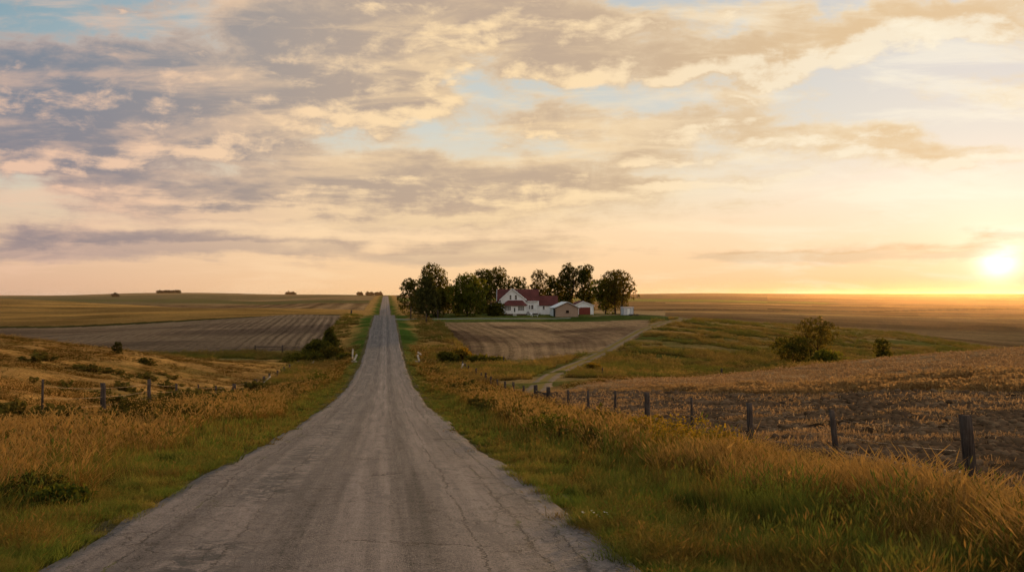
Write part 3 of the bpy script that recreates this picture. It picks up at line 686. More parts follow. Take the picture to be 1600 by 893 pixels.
def clump(name, mat, n, h, hv, w, spread, lean, seeds=0.0, bend=0.35, wind=0.12, seg=3, seed=0, seedw=0.012, seedl=.22):
    """tuft of curved tapering blades, some with seed heads"""
    g = np.random.default_rng(seed)
    V = []; Fq = []; Ft = []; H = []; B = []
    k = 0
    for i in range(n):
        a = g.uniform(0, 2 * PI); r = spread * math.sqrt(g.uniform())
        x0 = r * math.cos(a); y0 = r * math.sin(a)
        hh = h * (1 + g.uniform(-hv, hv)); la = g.uniform(0, 2 * PI); ll = g.uniform(0.1, 1) * lean
        dx = math.cos(la) * ll + wind; dy = math.sin(la) * ll
        bd = g.uniform(.3, 1) * bend; fa = g.uniform(0, PI); wx, wy = math.cos(fa), math.sin(fa); bb = g.uniform()
        ww = w * g.uniform(.6, 1.2)
        stem = g.uniform() < seeds
        if stem: hh *= 1.18; ww *= .45; bd *= .6
        for s_ in range(seg + 1):
            t = s_ / seg
            zz = hh * (t - bd * .30 * t * t); q = t + bd * t * t * 1.2
            cx = x0 + dx * hh * q * .6; cy = y0 + dy * hh * q * .6
            wd = ww * (1 - t ** 1.6) * .5 if not stem else ww * .5 * (1 - .5 * t)
            if s_ < seg or stem:
                V += [(cx - wx * wd, cy - wy * wd, zz), (cx + wx * wd, cy + wy * wd, zz)]; H += [t * .7] * 2; B += [bb] * 2
            else:
                V.append((cx, cy, zz)); H.append(t * .7); B.append(bb)
        for s_ in range(seg - 1): Fq.append((k + 2 * s_, k + 2 * s_ + 1, k + 2 * s_ + 3, k + 2 * s_ + 2))
        if stem:
            s_ = seg - 1; Fq.append((k + 2 * s_, k + 2 * s_ + 1, k + 2 * s_ + 3, k + 2 * s_ + 2))
            k += 2 * (seg + 1)
            # seed head: slim diamond pair
            sx, sy, sz = cx, cy, zz; L_ = seedl * g.uniform(.6, 1.1)
            ex = sx + dx * L_ * 1.4; ey = sy + dy * L_ * 1.4; ez = sz + L_ * .9
            mxx, myy, mzz = (sx * .55 + ex * .45), (sy * .55 + ey * .45), (sz * .55 + ez * .45)
            for (qx, qy) in ((wx, wy), (-wy, wx)):
                V += [(sx, sy, sz), (mxx - qx * seedw, myy - qy * seedw, mzz), (ex, ey, ez), (mxx + qx * seedw, myy + qy * seedw, mzz)]
                H += [.9, .95, 1, .95]; B += [bb] * 4; Fq.append((k, k + 1, k + 2, k + 3)); k += 4
        else:
            s_ = seg - 1; Ft.append((k + 2 * s_, k + 2 * s_ + 1, k + 2 * s_ + 2)); k += 2 * seg + 1
    return mesh_np(name, np.array(V), [np.array(Fq), np.array(Ft)] if Ft else [np.array(Fq)], mat, link=False, attrs={'h': np.array(H), 'b': np.array(B)})

def weed(name, mat, n, h, rad, leaf, seed=0):
    """leafy bush of small leaves along stems"""
    g = np.random.default_rng(seed); V = []; Q = []; H = []; B = []; k = 0
    for i in range(n):
        a = g.uniform(0, 2 * PI); r = rad * g.uniform() ** .6; hh = h * (1 - .5 * (r / rad) ** 2) * g.uniform(.6, 1.1)
        for j in range(g.integers(10, 18)):
            t = g.uniform(.12, 1); p = np.array([r * math.cos(a) * (.3 + .9 * t), r * math.sin(a) * (.3 + .9 * t), hh * t]) + g.normal(0, rad * .09, 3)
            u = g.normal(size=3); u /= np.linalg.norm(u); w = np.cross(u, g.normal(size=3)); w /= np.linalg.norm(w)
            L_ = leaf * g.uniform(.6, 1.3)
            V += [p - u * L_, p + w * L_ * .45, p + u * L_, p - w * L_ * .45]; H += [max(0, min(1, p[2] / h))] * 4; B += [g.uniform()] * 4
            Q.append((k, k + 1, k + 2, k + 3)); k += 4
    return mesh_np(name, np.array(V), np.array(Q), mat, link=False, attrs={'h': np.array(H), 'b': np.array(B)})

def clods(name, mat, seed):
    g = np.random.default_rng(seed); V = []; T = []; k = 0
    for i in range(7):
        bm = bmesh.new(); bmesh.ops.create_icosphere(bm, subdivisions=2, radius=1)
        r = g.uniform(.03, .10); c = np.array([g.uniform(-.22, .22), g.uniform(-.22, .22), r * .25])
        co = np.array([v.co[:] for v in bm.verts]); s = g.uniform(0, 50)
        nn = 1 + (fbm(co[:, 0] * 1.7 + s, co[:, 1] * 1.7 + co[:, 2] * 2.1, 3, seed) - .5) * 1.1
        co = co * nn[:, None] * r * np.array([1.2, 1, .7]) + c
        V.append(co); T.append(np.array([[v.index for v in f.verts] for f in bm.faces]) + k); k += len(co); bm.free()
    V = np.concatenate(V)
    return mesh_np(name, V, np.concatenate(T), mat, link=False, smooth_=True, attrs={'h': np.full(len(V), .8), 'b': np.full(len(V), .5)})

def straw(name, mat, seed, n=26, h=.16, w=.008, spread=.32):
    g = np.random.default_rng(seed); V = []; Q = []; H = []; B = []; k = 0
    for i in range(n):
        p = np.array([g.uniform(-spread, spread), g.uniform(-spread, spread), 0.0]); lay = g.uniform() < .45
        d = np.array([g.normal(0, 1), g.normal(0, 1), .12 if lay else 3.0]); d /= np.linalg.norm(d)
        s = np.cross(d, g.normal(size=3)); s /= np.linalg.norm(s); L_ = h * g.uniform(.5, 1.3)
        if lay: p[2] = .03
        q = p + d * L_; V += [p - s * w, p + s * w, q + s * w * .8, q - s * w * .8]; H += [.5, .5, 1, 1]; B += [g.uniform()] * 4; Q.append((k, k + 1, k + 2, k + 3)); k += 4
    return mesh_np(name, np.array(V), np.array(Q), mat, link=False, attrs={'h': np.array(H), 'b': np.array(B)})

def scatter(name, P, rotz, scl, idx, protos, label, tilt=0.10):
    n = len(P)
    me = bpy.data.meshes.new(name); me.vertices.add(n); me.vertices.foreach_set('co', np.asarray(P, np.float32).ravel())
    rot = np.stack([rng.normal(0, tilt, n), rng.normal(0, tilt, n), rotz], 1).astype(np.float32)
    a = me.attributes.new('rot', 'FLOAT_VECTOR', 'POINT'); a.data.foreach_set('vector', rot.ravel())
    a = me.attributes.new('scl', 'FLOAT_VECTOR', 'POINT'); a.data.foreach_set('vector', np.asarray(scl, np.float32).ravel())
    a = me.attributes.new('idx', 'INT', 'POINT'); a.data.foreach_set('value', np.asarray(idx, np.int32))
    o = bpy.data.objects.new(name, me); C.objects.link(o)
    col = bpy.data.collections.new(name + '_tufts')
    for i, p in enumerate(protos): p.name = '%03d_tuft' % i; col.objects.link(p)
    ng = bpy.data.node_groups.new(name, 'GeometryNodeTree')
    ng.interface.new_socket('Geometry', in_out='INPUT', socket_type='NodeSocketGeometry'); ng.interface.new_socket('Geometry', in_out='OUTPUT', socket_type='NodeSocketGeometry')
    N = ng.nodes; Lk = ng.links
    gi = N.new('NodeGroupInput'); go = N.new('NodeGroupOutput'); ip = N.new('GeometryNodeInstanceOnPoints'); ci = N.new('GeometryNodeCollectionInfo')
    ci.inputs['Collection'].default_value = col; ci.inputs['Separate Children'].default_value = True; ci.inputs['Reset Children'].default_value = True
    def na(nm, ty):
        q = N.new('GeometryNodeInputNamedAttribute'); q.data_type = ty; q.inputs[0].default_value = nm
        return [s for s in q.outputs if s.enabled and s.name == 'Attribute'][0]
    e2r = N.new('FunctionNodeEulerToRotation')
    Lk.new(na('rot', 'FLOAT_VECTOR'), e2r.inputs[0])
    Lk.new(gi.outputs[0], ip.inputs['Points']); Lk.new(ci.outputs[0], ip.inputs['Instance']); ip.inputs['Pick Instance'].default_value = True
    Lk.new(na('idx', 'INT'), ip.inputs['Instance Index']); Lk.new(e2r.outputs[0], ip.inputs['Rotation']); Lk.new(na('scl', 'FLOAT_VECTOR'), ip.inputs['Scale'])
    Lk.new(ip.outputs[0], go.inputs[0])
    md = o.modifiers.new('scatter', 'NODES'); md.node_group = ng
    return tag(o, kind='stuff', label=label)

def candidates(n, dmin, dmax, power=1.0, uwid=0.84):
    """random ground points in the seen wedge; density falls as distance**-(power+...)"""
    t = rng.uniform(size=n)
    if power == 1.0: d = dmin * (dmax / dmin) ** t                   # areal density ~ 1/d^2
    else:
        e = 2 - power                                                 # areal density ~ d^-power
        d = (dmin ** e + t * (dmax ** e - dmin ** e)) ** (1 / e)
    u = rng.uniform(-uwid, uwid, n)
    x = u * d; y = d
    return x, y

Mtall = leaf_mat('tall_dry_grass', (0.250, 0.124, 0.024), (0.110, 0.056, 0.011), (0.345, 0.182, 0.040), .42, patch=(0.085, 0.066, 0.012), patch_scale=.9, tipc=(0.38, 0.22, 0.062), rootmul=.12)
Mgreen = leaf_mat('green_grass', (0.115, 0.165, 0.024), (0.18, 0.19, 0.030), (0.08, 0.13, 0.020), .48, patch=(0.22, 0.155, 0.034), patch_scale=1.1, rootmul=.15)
Mmix = leaf_mat('short_mixed_grass', (0.24, 0.140, 0.028), (0.125, 0.100, 0.019), (0.35, 0.185, 0.045), .36, patch=(0.085, 0.110, 0.018), patch_scale=.7, rootmul=.15)
Mweed = leaf_mat('dark_weed_leaves', (0.045, 0.055, 0.014), (0.075, 0.075, 0.018), (0.03, 0.04, 0.012), .30, rootmul=.4)
Myweed = leaf_mat('yellow_green_weed', (0.13, 0.11, 0.022), (0.20, 0.14, 0.03), (0.085, 0.085, 0.018), .40, rootmul=.4)
Mclod = leaf_mat('soil_clods', (0.12, 0.070, 0.038), (0.08, 0.048, 0.028), (0.17, 0.105, 0.06), 0.0, rootmul=1.0)
Mstraw = leaf_mat('cut_straw', (0.32, 0.19, 0.085), (0.24, 0.135, 0.06), (0.42, 0.26, 0.12), .30, rootmul=.6)
Mcrop = leaf_mat('standing_crop', (0.36, 0.215, 0.085), (0.27, 0.155, 0.060), (0.44, 0.27, 0.11), .40, rootmul=.75)

def near_far(name, mat, **kw):
    """three fine tufts for close by, three coarser ones for farther off"""
    pr = [clump(name, mat, seed=10 + i, **kw) for i in range(3)]
    k2 = dict(kw); k2['w'] = kw['w'] * 3.2; k2['n'] = max(8, int(kw['n'] * .42)); k2['seg'] = 2; k2['seedw'] = kw.get('seedw', .012) * 2.6
    pr += [clump(name, mat, seed=20 + i, **k2) for i in range(3)]
    return pr
def place(x, y, near_d, sc_lo, sc_hi, tall_noise=True, grow=0.0, ns=1.7):
    n = len(x); z = height(x, y) - 0.03; d = np.hypot(x, y)
    s = rng.uniform(sc_lo, sc_hi, n)
    if tall_noise: s = s * (0.42 + 1.15 * fbm(x / ns, y / ns, 4, 201))
    wide = s * (1 + grow * smooth(20, 140, d))
    idx = rng.integers(0, 3, n) + np.where(d + rng.normal(0, near_d * .15, n) > near_d, 3, 0)
    return np.stack([x, y, z], 1), rng.uniform(0, 2 * PI, n), np.stack([wide, wide, s], 1), idx

def sel(x, y, m): return x[m], y[m]
LABS = {}
def build_grass():
    # ---- tall golden grass: both verges by the fences and the left hillside
    x, y = candidates(205000, 4.5, 150)
    r, px, d, off, wob, dc, crest = regions(x, y); ao = np.abs(off)
    nz = fbm(x / 2.6, y / 3.6, 4, 210); gap = fbm(x / 5, y / 5, 3, 211)
    edge = np.where(off > 0, 6.0, 5.9) + (nz - .5) * 6.0 - .9 * smooth(40, 90, d)
    m = (r['verge'] & (ao > edge)) | (r['hill'] & (d < dc + 12)) | r['fringe']
    m &= (gap > .36) | (rng.uniform(size=len(x)) < .30)
    hollow = fbm(x / 7, y / 5, 4, 301) > .60; m &= ~(r['hill'] & hollow & (d > 25) & (d < dc - 30) & (rng.uniform(size=len(x)) < .6))
    m &= ~((off > 0) & (d < 13) & (ao < 7.2) & (nz < .5))
    kp = np.clip(.25 + 14.0 / d, 0, 1.0); m &= rng.uniform(size=len(x)) < np.where(d < 14, .75, 1)
    X, Y_ = sel(x, y, m)
    P, rz, sc, idx = place(X, Y_, 22, .75, 1.15, grow=1.6)
    dd = np.hypot(X, Y_)
    sc[:, 2] *= np.where(roff(X, Y_) > 0, .90, .90 - .28 * smooth(40, 60, dd) * smooth(-9, -11, roff(X, Y_)) * (dd < 95)) * np.where(np.abs(roff(X, Y_)) > 12, .62, 1.0) * (1 - .66 * smooth(7.9, 9.2, roff(X, Y_)) * (1 - .5 * smooth(30, 60, dd))) * (1 - .32 * smooth(-9.5, -11.5, roff(X, Y_)))
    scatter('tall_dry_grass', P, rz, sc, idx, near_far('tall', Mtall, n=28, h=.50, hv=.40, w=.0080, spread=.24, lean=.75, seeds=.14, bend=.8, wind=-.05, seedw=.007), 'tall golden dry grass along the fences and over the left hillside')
    # ---- sparse tall plumed stalks standing above the rest
    x, y = candidates(26000, 5, 70, power=1.2)
    r, px, d, off, wob, dc, crest = regions(x, y); ao = np.abs(off)
    m = (ao > 6.6) & (r['verge'] | (r['hill'] & (d < 45))) & (fbm(x / 1.5, y / 1.5, 3, 331) > .50) & (off < 8.8)
    m &= rng.uniform(size=len(x)) < .45
    X, Y_ = sel(x, y, m); P, rz, sc, idx = place(X, Y_, 24, .7, 1.1, grow=.4); sc[:, 2] *= .66
    ms = leaf_mat('seed_stalks', (0.34, 0.18, 0.05), (0.24, 0.12, 0.03), (0.42, 0.25, 0.08), .40, rootmul=.25, tipc=(0.46, 0.27, 0.085))
    scatter('seed_stalks', P, rz, sc, idx, near_far('stalk', ms, n=4, h=.62, hv=.35, w=.006, spread=.20, lean=.35, seeds=1.0, bend=.5, wind=-.05, seedw=.008, seedl=.13), 'tall stalks with pale plumed seed heads above the dry grass')
    # ---- green grass on the road verge
    x, y = candidates(165000, 4.2, 120)
    r, px, d, off, wob, dc, crest = regions(x, y); ao = np.abs(off); nz = fbm(x / 2.6, y / 3.6, 4, 210); g2 = fbm(x / 1.3, y / 1.8, 3, 212)
    m = (ao > 3.05 + (g2 - .5) * .5) & (ao < np.where(off > 0, 5.8, 6.8) + (nz - .5) * 5) & (g2 > .34) & (fbm(x / .4, y / .5, 2, 262) > .42)
    X, Y_ = sel(x, y, m)
    P, rz, sc, idx = place(X, Y_, 20, .6, 1.25, grow=1.2, ns=.6); sc[:, 2] *= .6 + .8 * smooth(3.2, 6.5, np.abs(roff(X, Y_)))
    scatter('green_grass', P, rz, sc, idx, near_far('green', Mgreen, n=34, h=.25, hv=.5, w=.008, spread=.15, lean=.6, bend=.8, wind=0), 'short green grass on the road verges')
    # ---- mixed short yellowing grass, tufts creeping over the asphalt edge
    x, y = candidates(165000, 4.2, 140)
    r, px, d, off, wob, dc, crest = regions(x, y); ao = np.abs(off); nz = fbm(x / 2.6, y / 3.6, 4, 210); g2 = fbm(x / .8, y / 1.2, 3, 213)
    m = (ao > 3.12 + (g2 - .5) * 1.6) & (ao < 8.5 + (nz - .5) * 4) & (fbm(x / .45, y / .6, 2, 261) > .47) & ((ao > 5.6 + (nz - .5) * 3) | (ao < 3.9 + (g2 - .5) * 1.5) | (rng.uniform(size=len(x)) < np.where(off > 0, .6, .35)))
    X, Y_ = sel(x, y, m)
    P, rz, sc, idx = place(X, Y_, 20, .5, 1.25, grow=1.2, ns=.5); sc[:, 2] *= .38 + .9 * smooth(2.9, 5.5, np.abs(roff(X, Y_)))
    scatter('short_mixed_grass', P, rz, sc, idx, near_far('mixed', Mmix, n=30, h=.28, hv=.6, w=.0085, spread=.16, lean=.65, bend=.6, seeds=.10, wind=0, seedw=.007, seedl=.09), 'short yellowing grass and weeds edging the asphalt')
    # ---- lush green tussocks in the near right verge
    n = 260; X = rng.uniform(2.2, 6.4, n); Y_ = rng.uniform(7.2, 11.5, n); o_ = roff(X, Y_); k = (fbm(X / 1.4, Y_ / 1.4, 3, 214) > .46) & (o_ > 4.6) & (o_ < 8.0)
    X, Y_ = X[k], Y_[k]; P, rz, sc, idx = place(X, Y_, 60, .7, 1.2)
    scatter('lush_green_grass', P, rz, sc, idx, near_far('lush', Mgreen, n=60, h=.46, hv=.3, w=.0095, spread=.13, lean=.75, bend=1.1, wind=0), 'lush long bladed green grass in the near right verge')
    # ---- ploughed clods, stubble straw, standing crop strip
    x, y = candidates(60000, 9, 75)
    r, px, d, off, wob, dc, crest = regions(x, y); g2 = fbm(x / .7, y / .45, 3, 215)
    m = r['plow'] & (g2 > .46)
    X, Y_ = sel(x, y, m); P, rz, sc, idx = place(X, Y_, 1e9, .6, 1.6, False); sc *= (1 + .5 * smooth(20, 60, np.hypot(X, Y_)))[:, None]
    scatter('soil_clods', P + np.array([0, 0, .02]), rz, sc, idx, [clods('clod', Mclod, i) for i in range(3)], 'dark lumps of ploughed soil in the field beyond the right fence')
    x, y = candidates(210000, 9, 100)
    r, px, d, off, wob, dc, crest = regions(x, y); g2 = fbm(x / 2.2, y / 1.1, 4, 216)
    m = (r['plow'] & (g2 > .63 - .16 * smooth(20, 55, d))) | (r['stub'] & (g2 > .46) & (rng.uniform(size=len(x)) < .6))
    X, Y_ = sel(x, y, m); P, rz, sc, idx = place(X, Y_, 30, .6, 1.3, False, grow=1.2)
    scatter('stubble', P, rz, sc, idx, [straw('straw', Mstraw, i) for i in range(3)] + [straw('straw', Mstraw, 5 + i, n=12, w=.022, spread=.4, h=.15) for i in range(3)], 'pale cut straw stubble over the ploughed field')
    x, y = candidates(70000, 30, 66, power=1.2)
    r, px, d, off, wob, dc, crest = regions(x, y)
    m = r['strip'] & (fbm(x / 5, y / 2, 3, 217) > .42)
    X, Y_ = sel(x, y, m); P, rz, sc, idx = place(X, Y_, 30, .7, 1.2, True, grow=.4); sc[:, 2] *= smooth(900, 1300, 800 + F * X / Y_) * .30 + .28
    scatter('standing_crop', P, rz, sc, idx, near_far('crop', Mcrop, n=30, h=.40, hv=.35, w=.010, spread=.28, lean=.25, seeds=.5, bend=.3, seedw=.02), 'strip of standing golden crop across the right field')
    # ---- rough pasture tussocks farther off (both sides, and the creek banks)
    x, y = candidates(150000, 85, 262, power=1.0)
    r, px, d, off, wob, dc, crest = regions(x, y); g2 = fbm(x / 9, y / 6, 4, 218)
    m = (r['pasture'] & (g2 > .40)) | (r['valley'] & (g2 > .45)) | (r['verge'] & (np.abs(off) > 7 + (g2 - .5) * 8) & (g2 > .42))
    tx = np.array([p[0] for p in track_pts]); ty = np.array([p[1] for p in track_pts])
    for i in range(len(tx) - 1):
        ax, ay_, bx, by = tx[i], ty[i], tx[i + 1], ty[i + 1]; L2 = (bx - ax) ** 2 + (by - ay_) ** 2
        t = np.clip(((x - ax) * (bx - ax) + (y - ay_) * (by - ay_)) / L2, 0, 1); m &= np.hypot(x - ax - t * (bx - ax), y - ay_ - t * (by - ay_)) > 2.1
    X, Y_ = sel(x, y, m); P, rz, sc, idx = place(X, Y_, 10, .45, .9, True); sc[:, :2] *= 2.4
    pm = leaf_mat('pasture_grass', (0.28, 0.17, 0.042), (0.20, 0.135, 0.03), (0.38, 0.23, 0.062), .45, patch=(0.10, 0.10, 0.018), patch_scale=.10)
    pr = [clump('past', pm, seed=40 + i, n=16, h=.62, hv=.35, w=.035, spread=.26, lean=.35, seeds=.2, bend=.5, seg=2, seedw=.03) for i in range(3)]
    scatter('pasture_grass', P, rz, sc, idx % 3, pr, 'rough tussocky pasture grass around the creek valley')
build_grass()
def build_rank():
    # rank dark growth in the hollows of the left hillside and dark tussocks within both verges
    x, y = candidates(60000, 10, 112, power=1.0)
    r, px, d, off, wob, dc, crest = regions(x, y); ao = np.abs(off)
    m = (r['hill'] & (fbm(x / 7, y / 5, 4, 301) > .59) & (d > 22) & (d < dc - 2) & (rng.uniform(size=len(x)) < .10) & (d < dc - 28)) | (r['verge'] & (ao > 6.0) & (off < 8.6) & (fbm(x / 1.8, y / 2.2, 3, 303) > .57))
    X, Y_ = sel(x, y, m); P, rz, sc, idx = place(X, Y_, 25, .5, 1.25); sc[:, :2] *= (1 + .9 * smooth(20, 80, np.hypot(X, Y_)))[:, None]
    mm = leaf_mat('rank_weeds', (0.075, 0.068, 0.015), (0.125, 0.090, 0.019), (0.048, 0.048, 0.012), .35, rootmul=.35)
    pr = [weed('rank', mm, 9, .48, .30, .035, seed=60 + i) for i in range(3)] + [weed('rank', mm, 7, .55, .34, .10, seed=70 + i) for i in range(3)]
    scatter('rank_weeds', P, rz, sc, idx, pr, 'low dark weeds mixed through the dry grass')
build_rank()

# ------------------------------------------------------------------ shrubs and weeds that stand out as plants
def plant_mesh(mat, lobes, nleaf, leaf, seed, low=0.0, flat=1.0):
    """crown: leaf-sized faces through a union of lobes (x,y,z,rx,rz)"""
    g = np.random.default_rng(seed); lob = np.array(lobes, float)
    wts = lob[:, 3] ** 2 * lob[:, 4]; wts = wts / wts.sum()
    li = g.choice(len(lob), nleaf, p=wts)
    d = g.normal(size=(nleaf, 3)); d /= np.linalg.norm(d, axis=1)[:, None]
    rad = g.uniform(.35, 1.0, nleaf) ** .45 * (1 + g.normal(0, .06, nleaf))
    c = lob[li]
    p = c[:, :3] + d * rad[:, None] * np.stack([c[:, 3], c[:, 3] * flat, c[:, 4]], 1)
    # sub-clumping: pull leaves to twig centres so gaps open up
    nt_ = max(8, nleaf // 16); tw = p[g.choice(nleaf, nt_)]
    ti = g.integers(0, nt_, nleaf)
    # nearest twig in a coarse random subset, chunked
    for a in range(0, nleaf, 4000):
        q = p[a:a + 4000]; dd = ((q[:, None] - tw[None, :, :]) ** 2).sum(-1) if nt_ <= 1500 else None
        if dd is not None: ti[a:a + 4000] = dd.argmin(1)
    p = p * .62 + tw[ti] * .38 + g.normal(0, leaf * .55, (nleaf, 3))
    p[:, 2] = np.maximum(p[:, 2], low + leaf * .3)
    n1 = g.normal(size=(nleaf, 3)); n1 /= np.linalg.norm(n1, axis=1)[:, None]
    n2 = np.cross(n1, g.normal(size=(nleaf, 3))); n2 /= np.linalg.norm(n2, axis=1)[:, None]
    L_ = leaf * 1.15 * g.uniform(.55, 1.25, nleaf)[:, None]
    V = np.stack([p - n1 * L_, p + n2 * L_ * .55, p + n1 * L_, p - n2 * L_ * .55], 1).reshape(-1, 3)
    Fc = np.arange(nleaf * 4).reshape(-1, 4)
    zmin, zmax = p[:, 2].min(), p[:, 2].max()
    h = np.repeat((p[:, 2] - zmin) / (zmax - zmin + 1e-6), 4)
    inner = np.repeat(np.clip(rad, 0, 1), 4); b = np.repeat(g.uniform(size=nt_)[ti] * .7 + g.uniform(size=nleaf) * .3, 4)
    return V, Fc, {'h': h, 'b': b, 'inner': inner}

def crown_mat(name, dark, light, trans=.35, tint=None):
    m, nt = material(name)
    b = nt.n('ShaderNodeAttribute', attribute_name='b').outputs['Fac']
    i = nt.n('ShaderNodeAttribute', attribute_name='inner').outputs['Fac']
    col = nt.mix(b, dark, light)
    if tint: col = nt.mix(nt.ss(b, .75, 1.0), col, tint)
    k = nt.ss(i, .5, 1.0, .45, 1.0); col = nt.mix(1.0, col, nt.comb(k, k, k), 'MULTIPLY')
    d = nt.n('ShaderNodeBsdfDiffuse', {'Color': col}); tr = nt.n('ShaderNodeBsdfTranslucent', {'Color': nt.mix(1.0, col, (2.2, 1.55, .6), 'MULTIPLY')})
    out(nt, nt.n('ShaderNodeMixShader', {0: trans, 1: d.outputs[0], 2: tr.outputs[0]}).outputs[0])
    return m
def bark_mat():
    m, nt = material('bark'); pos = nt.n('ShaderNodeNewGeometry').outputs['Position']
    n = nt.noise(nt.mapping(pos, scale=(6, 6, 1.2)), 2.0, 5, .7)
    bmp = nt.n('ShaderNodeBump', {'Strength': .8, 'Distance': .05, 'Height': n})
    out(nt, nt.n('ShaderNodeBsdfDiffuse', {'Color': nt.mix(nt.ss(n, .3, .7), (0.028, 0.020, 0.014), (0.075, 0.052, 0.036)), 'Normal': bmp.outputs[0]}).outputs[0])
    return m
Mbark = bark_mat()
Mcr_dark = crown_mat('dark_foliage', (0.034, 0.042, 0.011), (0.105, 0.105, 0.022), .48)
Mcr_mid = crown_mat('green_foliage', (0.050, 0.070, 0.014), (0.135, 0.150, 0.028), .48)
Mcr_ash = crown_mat('dusty_foliage', (0.048, 0.056, 0.022), (0.110, 0.112, 0.040), .42)
Mcr_yel = crown_mat('yellowing_foliage', (0.055, 0.052, 0.013), (0.125, 0.108, 0.026), .42)
Mcr_gold = crown_mat('golden_foliage', (0.09, 0.070, 0.014), (0.20, 0.145, 0.026), .40)
Mcr_far = crown_mat('distant_foliage', (0.050, 0.044, 0.034), (0.075, 0.062, 0.045), .2)

def limb_mesh(mb, base, segs, r0, seed, spread, height_, g):
    """trunk with limbs; returns tip points"""
    tips = []
    def grow(p, d, L_, r, depth):
        n = 3 if depth else 5
        q = Vector(p); dd = Vector(d).normalized(); rr = r
        for i in range(n):
            nd = (dd + Vector((g.normal(0, .12), g.normal(0, .12), .05))).normalized()
            q2 = q + nd * (L_ / n); r2 = rr * .84
            mb.tube(q, q2, rr, r2, 6 if depth else 8, cap=False)
            if depth == 0 and i >= 1:
                for _ in range(2):
                    a = g.uniform(0, 2 * PI); grow(q2, Vector((math.cos(a) * spread, math.sin(a) * spread, g.uniform(.5, 1.1))), L_ * g.uniform(.38, .6), r2 * .55, 1)
            if depth == 1 and i >= 1:
                a = g.uniform(0, 2 * PI); grow(q2, nd + Vector((math.cos(a), math.sin(a), .3)) * .8, L_ * .5, r2 * .5, 2)
            q, dd, rr = q2, nd, r2
        tips.append(q)
    grow(base, (g.normal(0, .05), g.normal(0, .05), 1), height_, r0, 0)
    return tips

def tree(name, x, y, H, Wd, cb, mat, seed, label, cat='tree', nleaf=5200, leaf=.30, group=None, shape='round', trunks=1, z=None, lobes_n=26, flat=1.0, trunk_r=None, base_drop=.15):
    """H height, Wd crown width, cb height of the crown's underside"""
    g = np.random.default_rng(seed)
    z0 = (hz(x, y) if z is None else z) - base_drop
    root = empty(name, (x, y, z0), label=label, cat=cat, group=group)
    mb = MB(); tips = []
    for k in range(trunks):
        bx = (k - (trunks - 1) / 2) * Wd * .16
        tips += limb_mesh(mb, (bx, g.normal(0, .1), 0), 5, trunk_r or max(.12, H * .022), seed, .8 if shape != 'column' else .35, H * (.52 if shape != 'column' else .62), g)
    mb.build('trunk', Mbark, root, smooth_=True)
    lobes = []
    ch = H - cb
    for i in range(lobes_n):
        t = (i + .5) / lobes_n; t = t ** .85
        if shape == 'round': prof = math.sin(PI * min(1, (t * .80 + .14))) ** .6
        elif shape == 'cone': prof = (1 - t) ** .75 * .95 + .10
        elif shape == 'vase': prof = .45 + .55 * math.sin(PI * min(1, t * .75 + .12))
        elif shape == 'column': prof = .55 + .35 * math.sin(PI * t)
        elif shape == 'dome': prof = math.sqrt(max(0.02, 1 - t * t))
        a = i * 2.39996 + g.uniform(-.5, .5); rr = prof * Wd / 2 * math.sqrt(g.uniform(.12, 1)) * .86
        lr = Wd * g.uniform(.15, .26) * (.78 + .35 * prof)
        lz = cb + ch * t * .90 + g.normal(0, ch * .03)
        lobes.append((rr * math.cos(a), rr * math.sin(a) * flat, min(lz, H - lr * .9), lr, lr * g.uniform(.75, 1.1)))
    V, Fc, at = plant_mesh(mat, lobes, nleaf, leaf, seed + 1, low=.05)
    o = mesh_np('crown' if cat == 'tree' else 'foliage', V, Fc, mat, root, attrs=at)
    return root
# ------------------------------------------------------------------ farm trees  (column, depth, top row, bottom-of-crown row, crown px width)
def T(px, d, top, w, cb, mat, seed, label, **kw):
    x = PXD(px, d); z = hz(x, d); H = (462 - top) / F * d - z; Wd = w * 1.12 / F * d; kw['leaf'] = kw.get('leaf', .25)
    return tree(kw.pop('name', 'farm_tree'), x, d, H, Wd, cb, mat, seed, label, **kw)
G1 = 'trees sheltering the farmstead'
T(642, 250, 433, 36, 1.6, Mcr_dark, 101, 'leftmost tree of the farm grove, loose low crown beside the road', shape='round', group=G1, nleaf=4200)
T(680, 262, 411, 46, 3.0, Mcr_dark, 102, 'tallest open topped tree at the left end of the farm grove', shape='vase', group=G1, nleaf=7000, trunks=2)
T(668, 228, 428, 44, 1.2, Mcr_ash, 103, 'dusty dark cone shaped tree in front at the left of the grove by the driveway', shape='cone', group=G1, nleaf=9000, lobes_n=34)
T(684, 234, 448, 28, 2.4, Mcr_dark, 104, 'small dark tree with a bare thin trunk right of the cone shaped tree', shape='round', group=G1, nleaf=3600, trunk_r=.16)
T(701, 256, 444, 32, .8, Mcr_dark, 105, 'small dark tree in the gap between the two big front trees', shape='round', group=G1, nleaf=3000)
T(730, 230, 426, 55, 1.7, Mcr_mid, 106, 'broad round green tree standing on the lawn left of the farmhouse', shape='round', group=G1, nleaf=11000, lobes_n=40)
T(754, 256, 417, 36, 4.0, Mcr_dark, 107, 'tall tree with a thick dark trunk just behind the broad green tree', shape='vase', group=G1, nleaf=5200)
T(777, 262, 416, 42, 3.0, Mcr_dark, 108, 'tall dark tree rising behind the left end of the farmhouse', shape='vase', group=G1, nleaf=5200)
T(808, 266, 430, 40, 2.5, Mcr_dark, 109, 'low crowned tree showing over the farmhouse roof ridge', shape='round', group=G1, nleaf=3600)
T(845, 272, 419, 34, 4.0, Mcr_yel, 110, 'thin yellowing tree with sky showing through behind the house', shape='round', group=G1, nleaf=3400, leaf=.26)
T(866, 266, 428, 24, 2.0, Mcr_dark, 111, 'dark narrow tree behind the lower wing of the house', shape='round', group=G1, nleaf=4200)
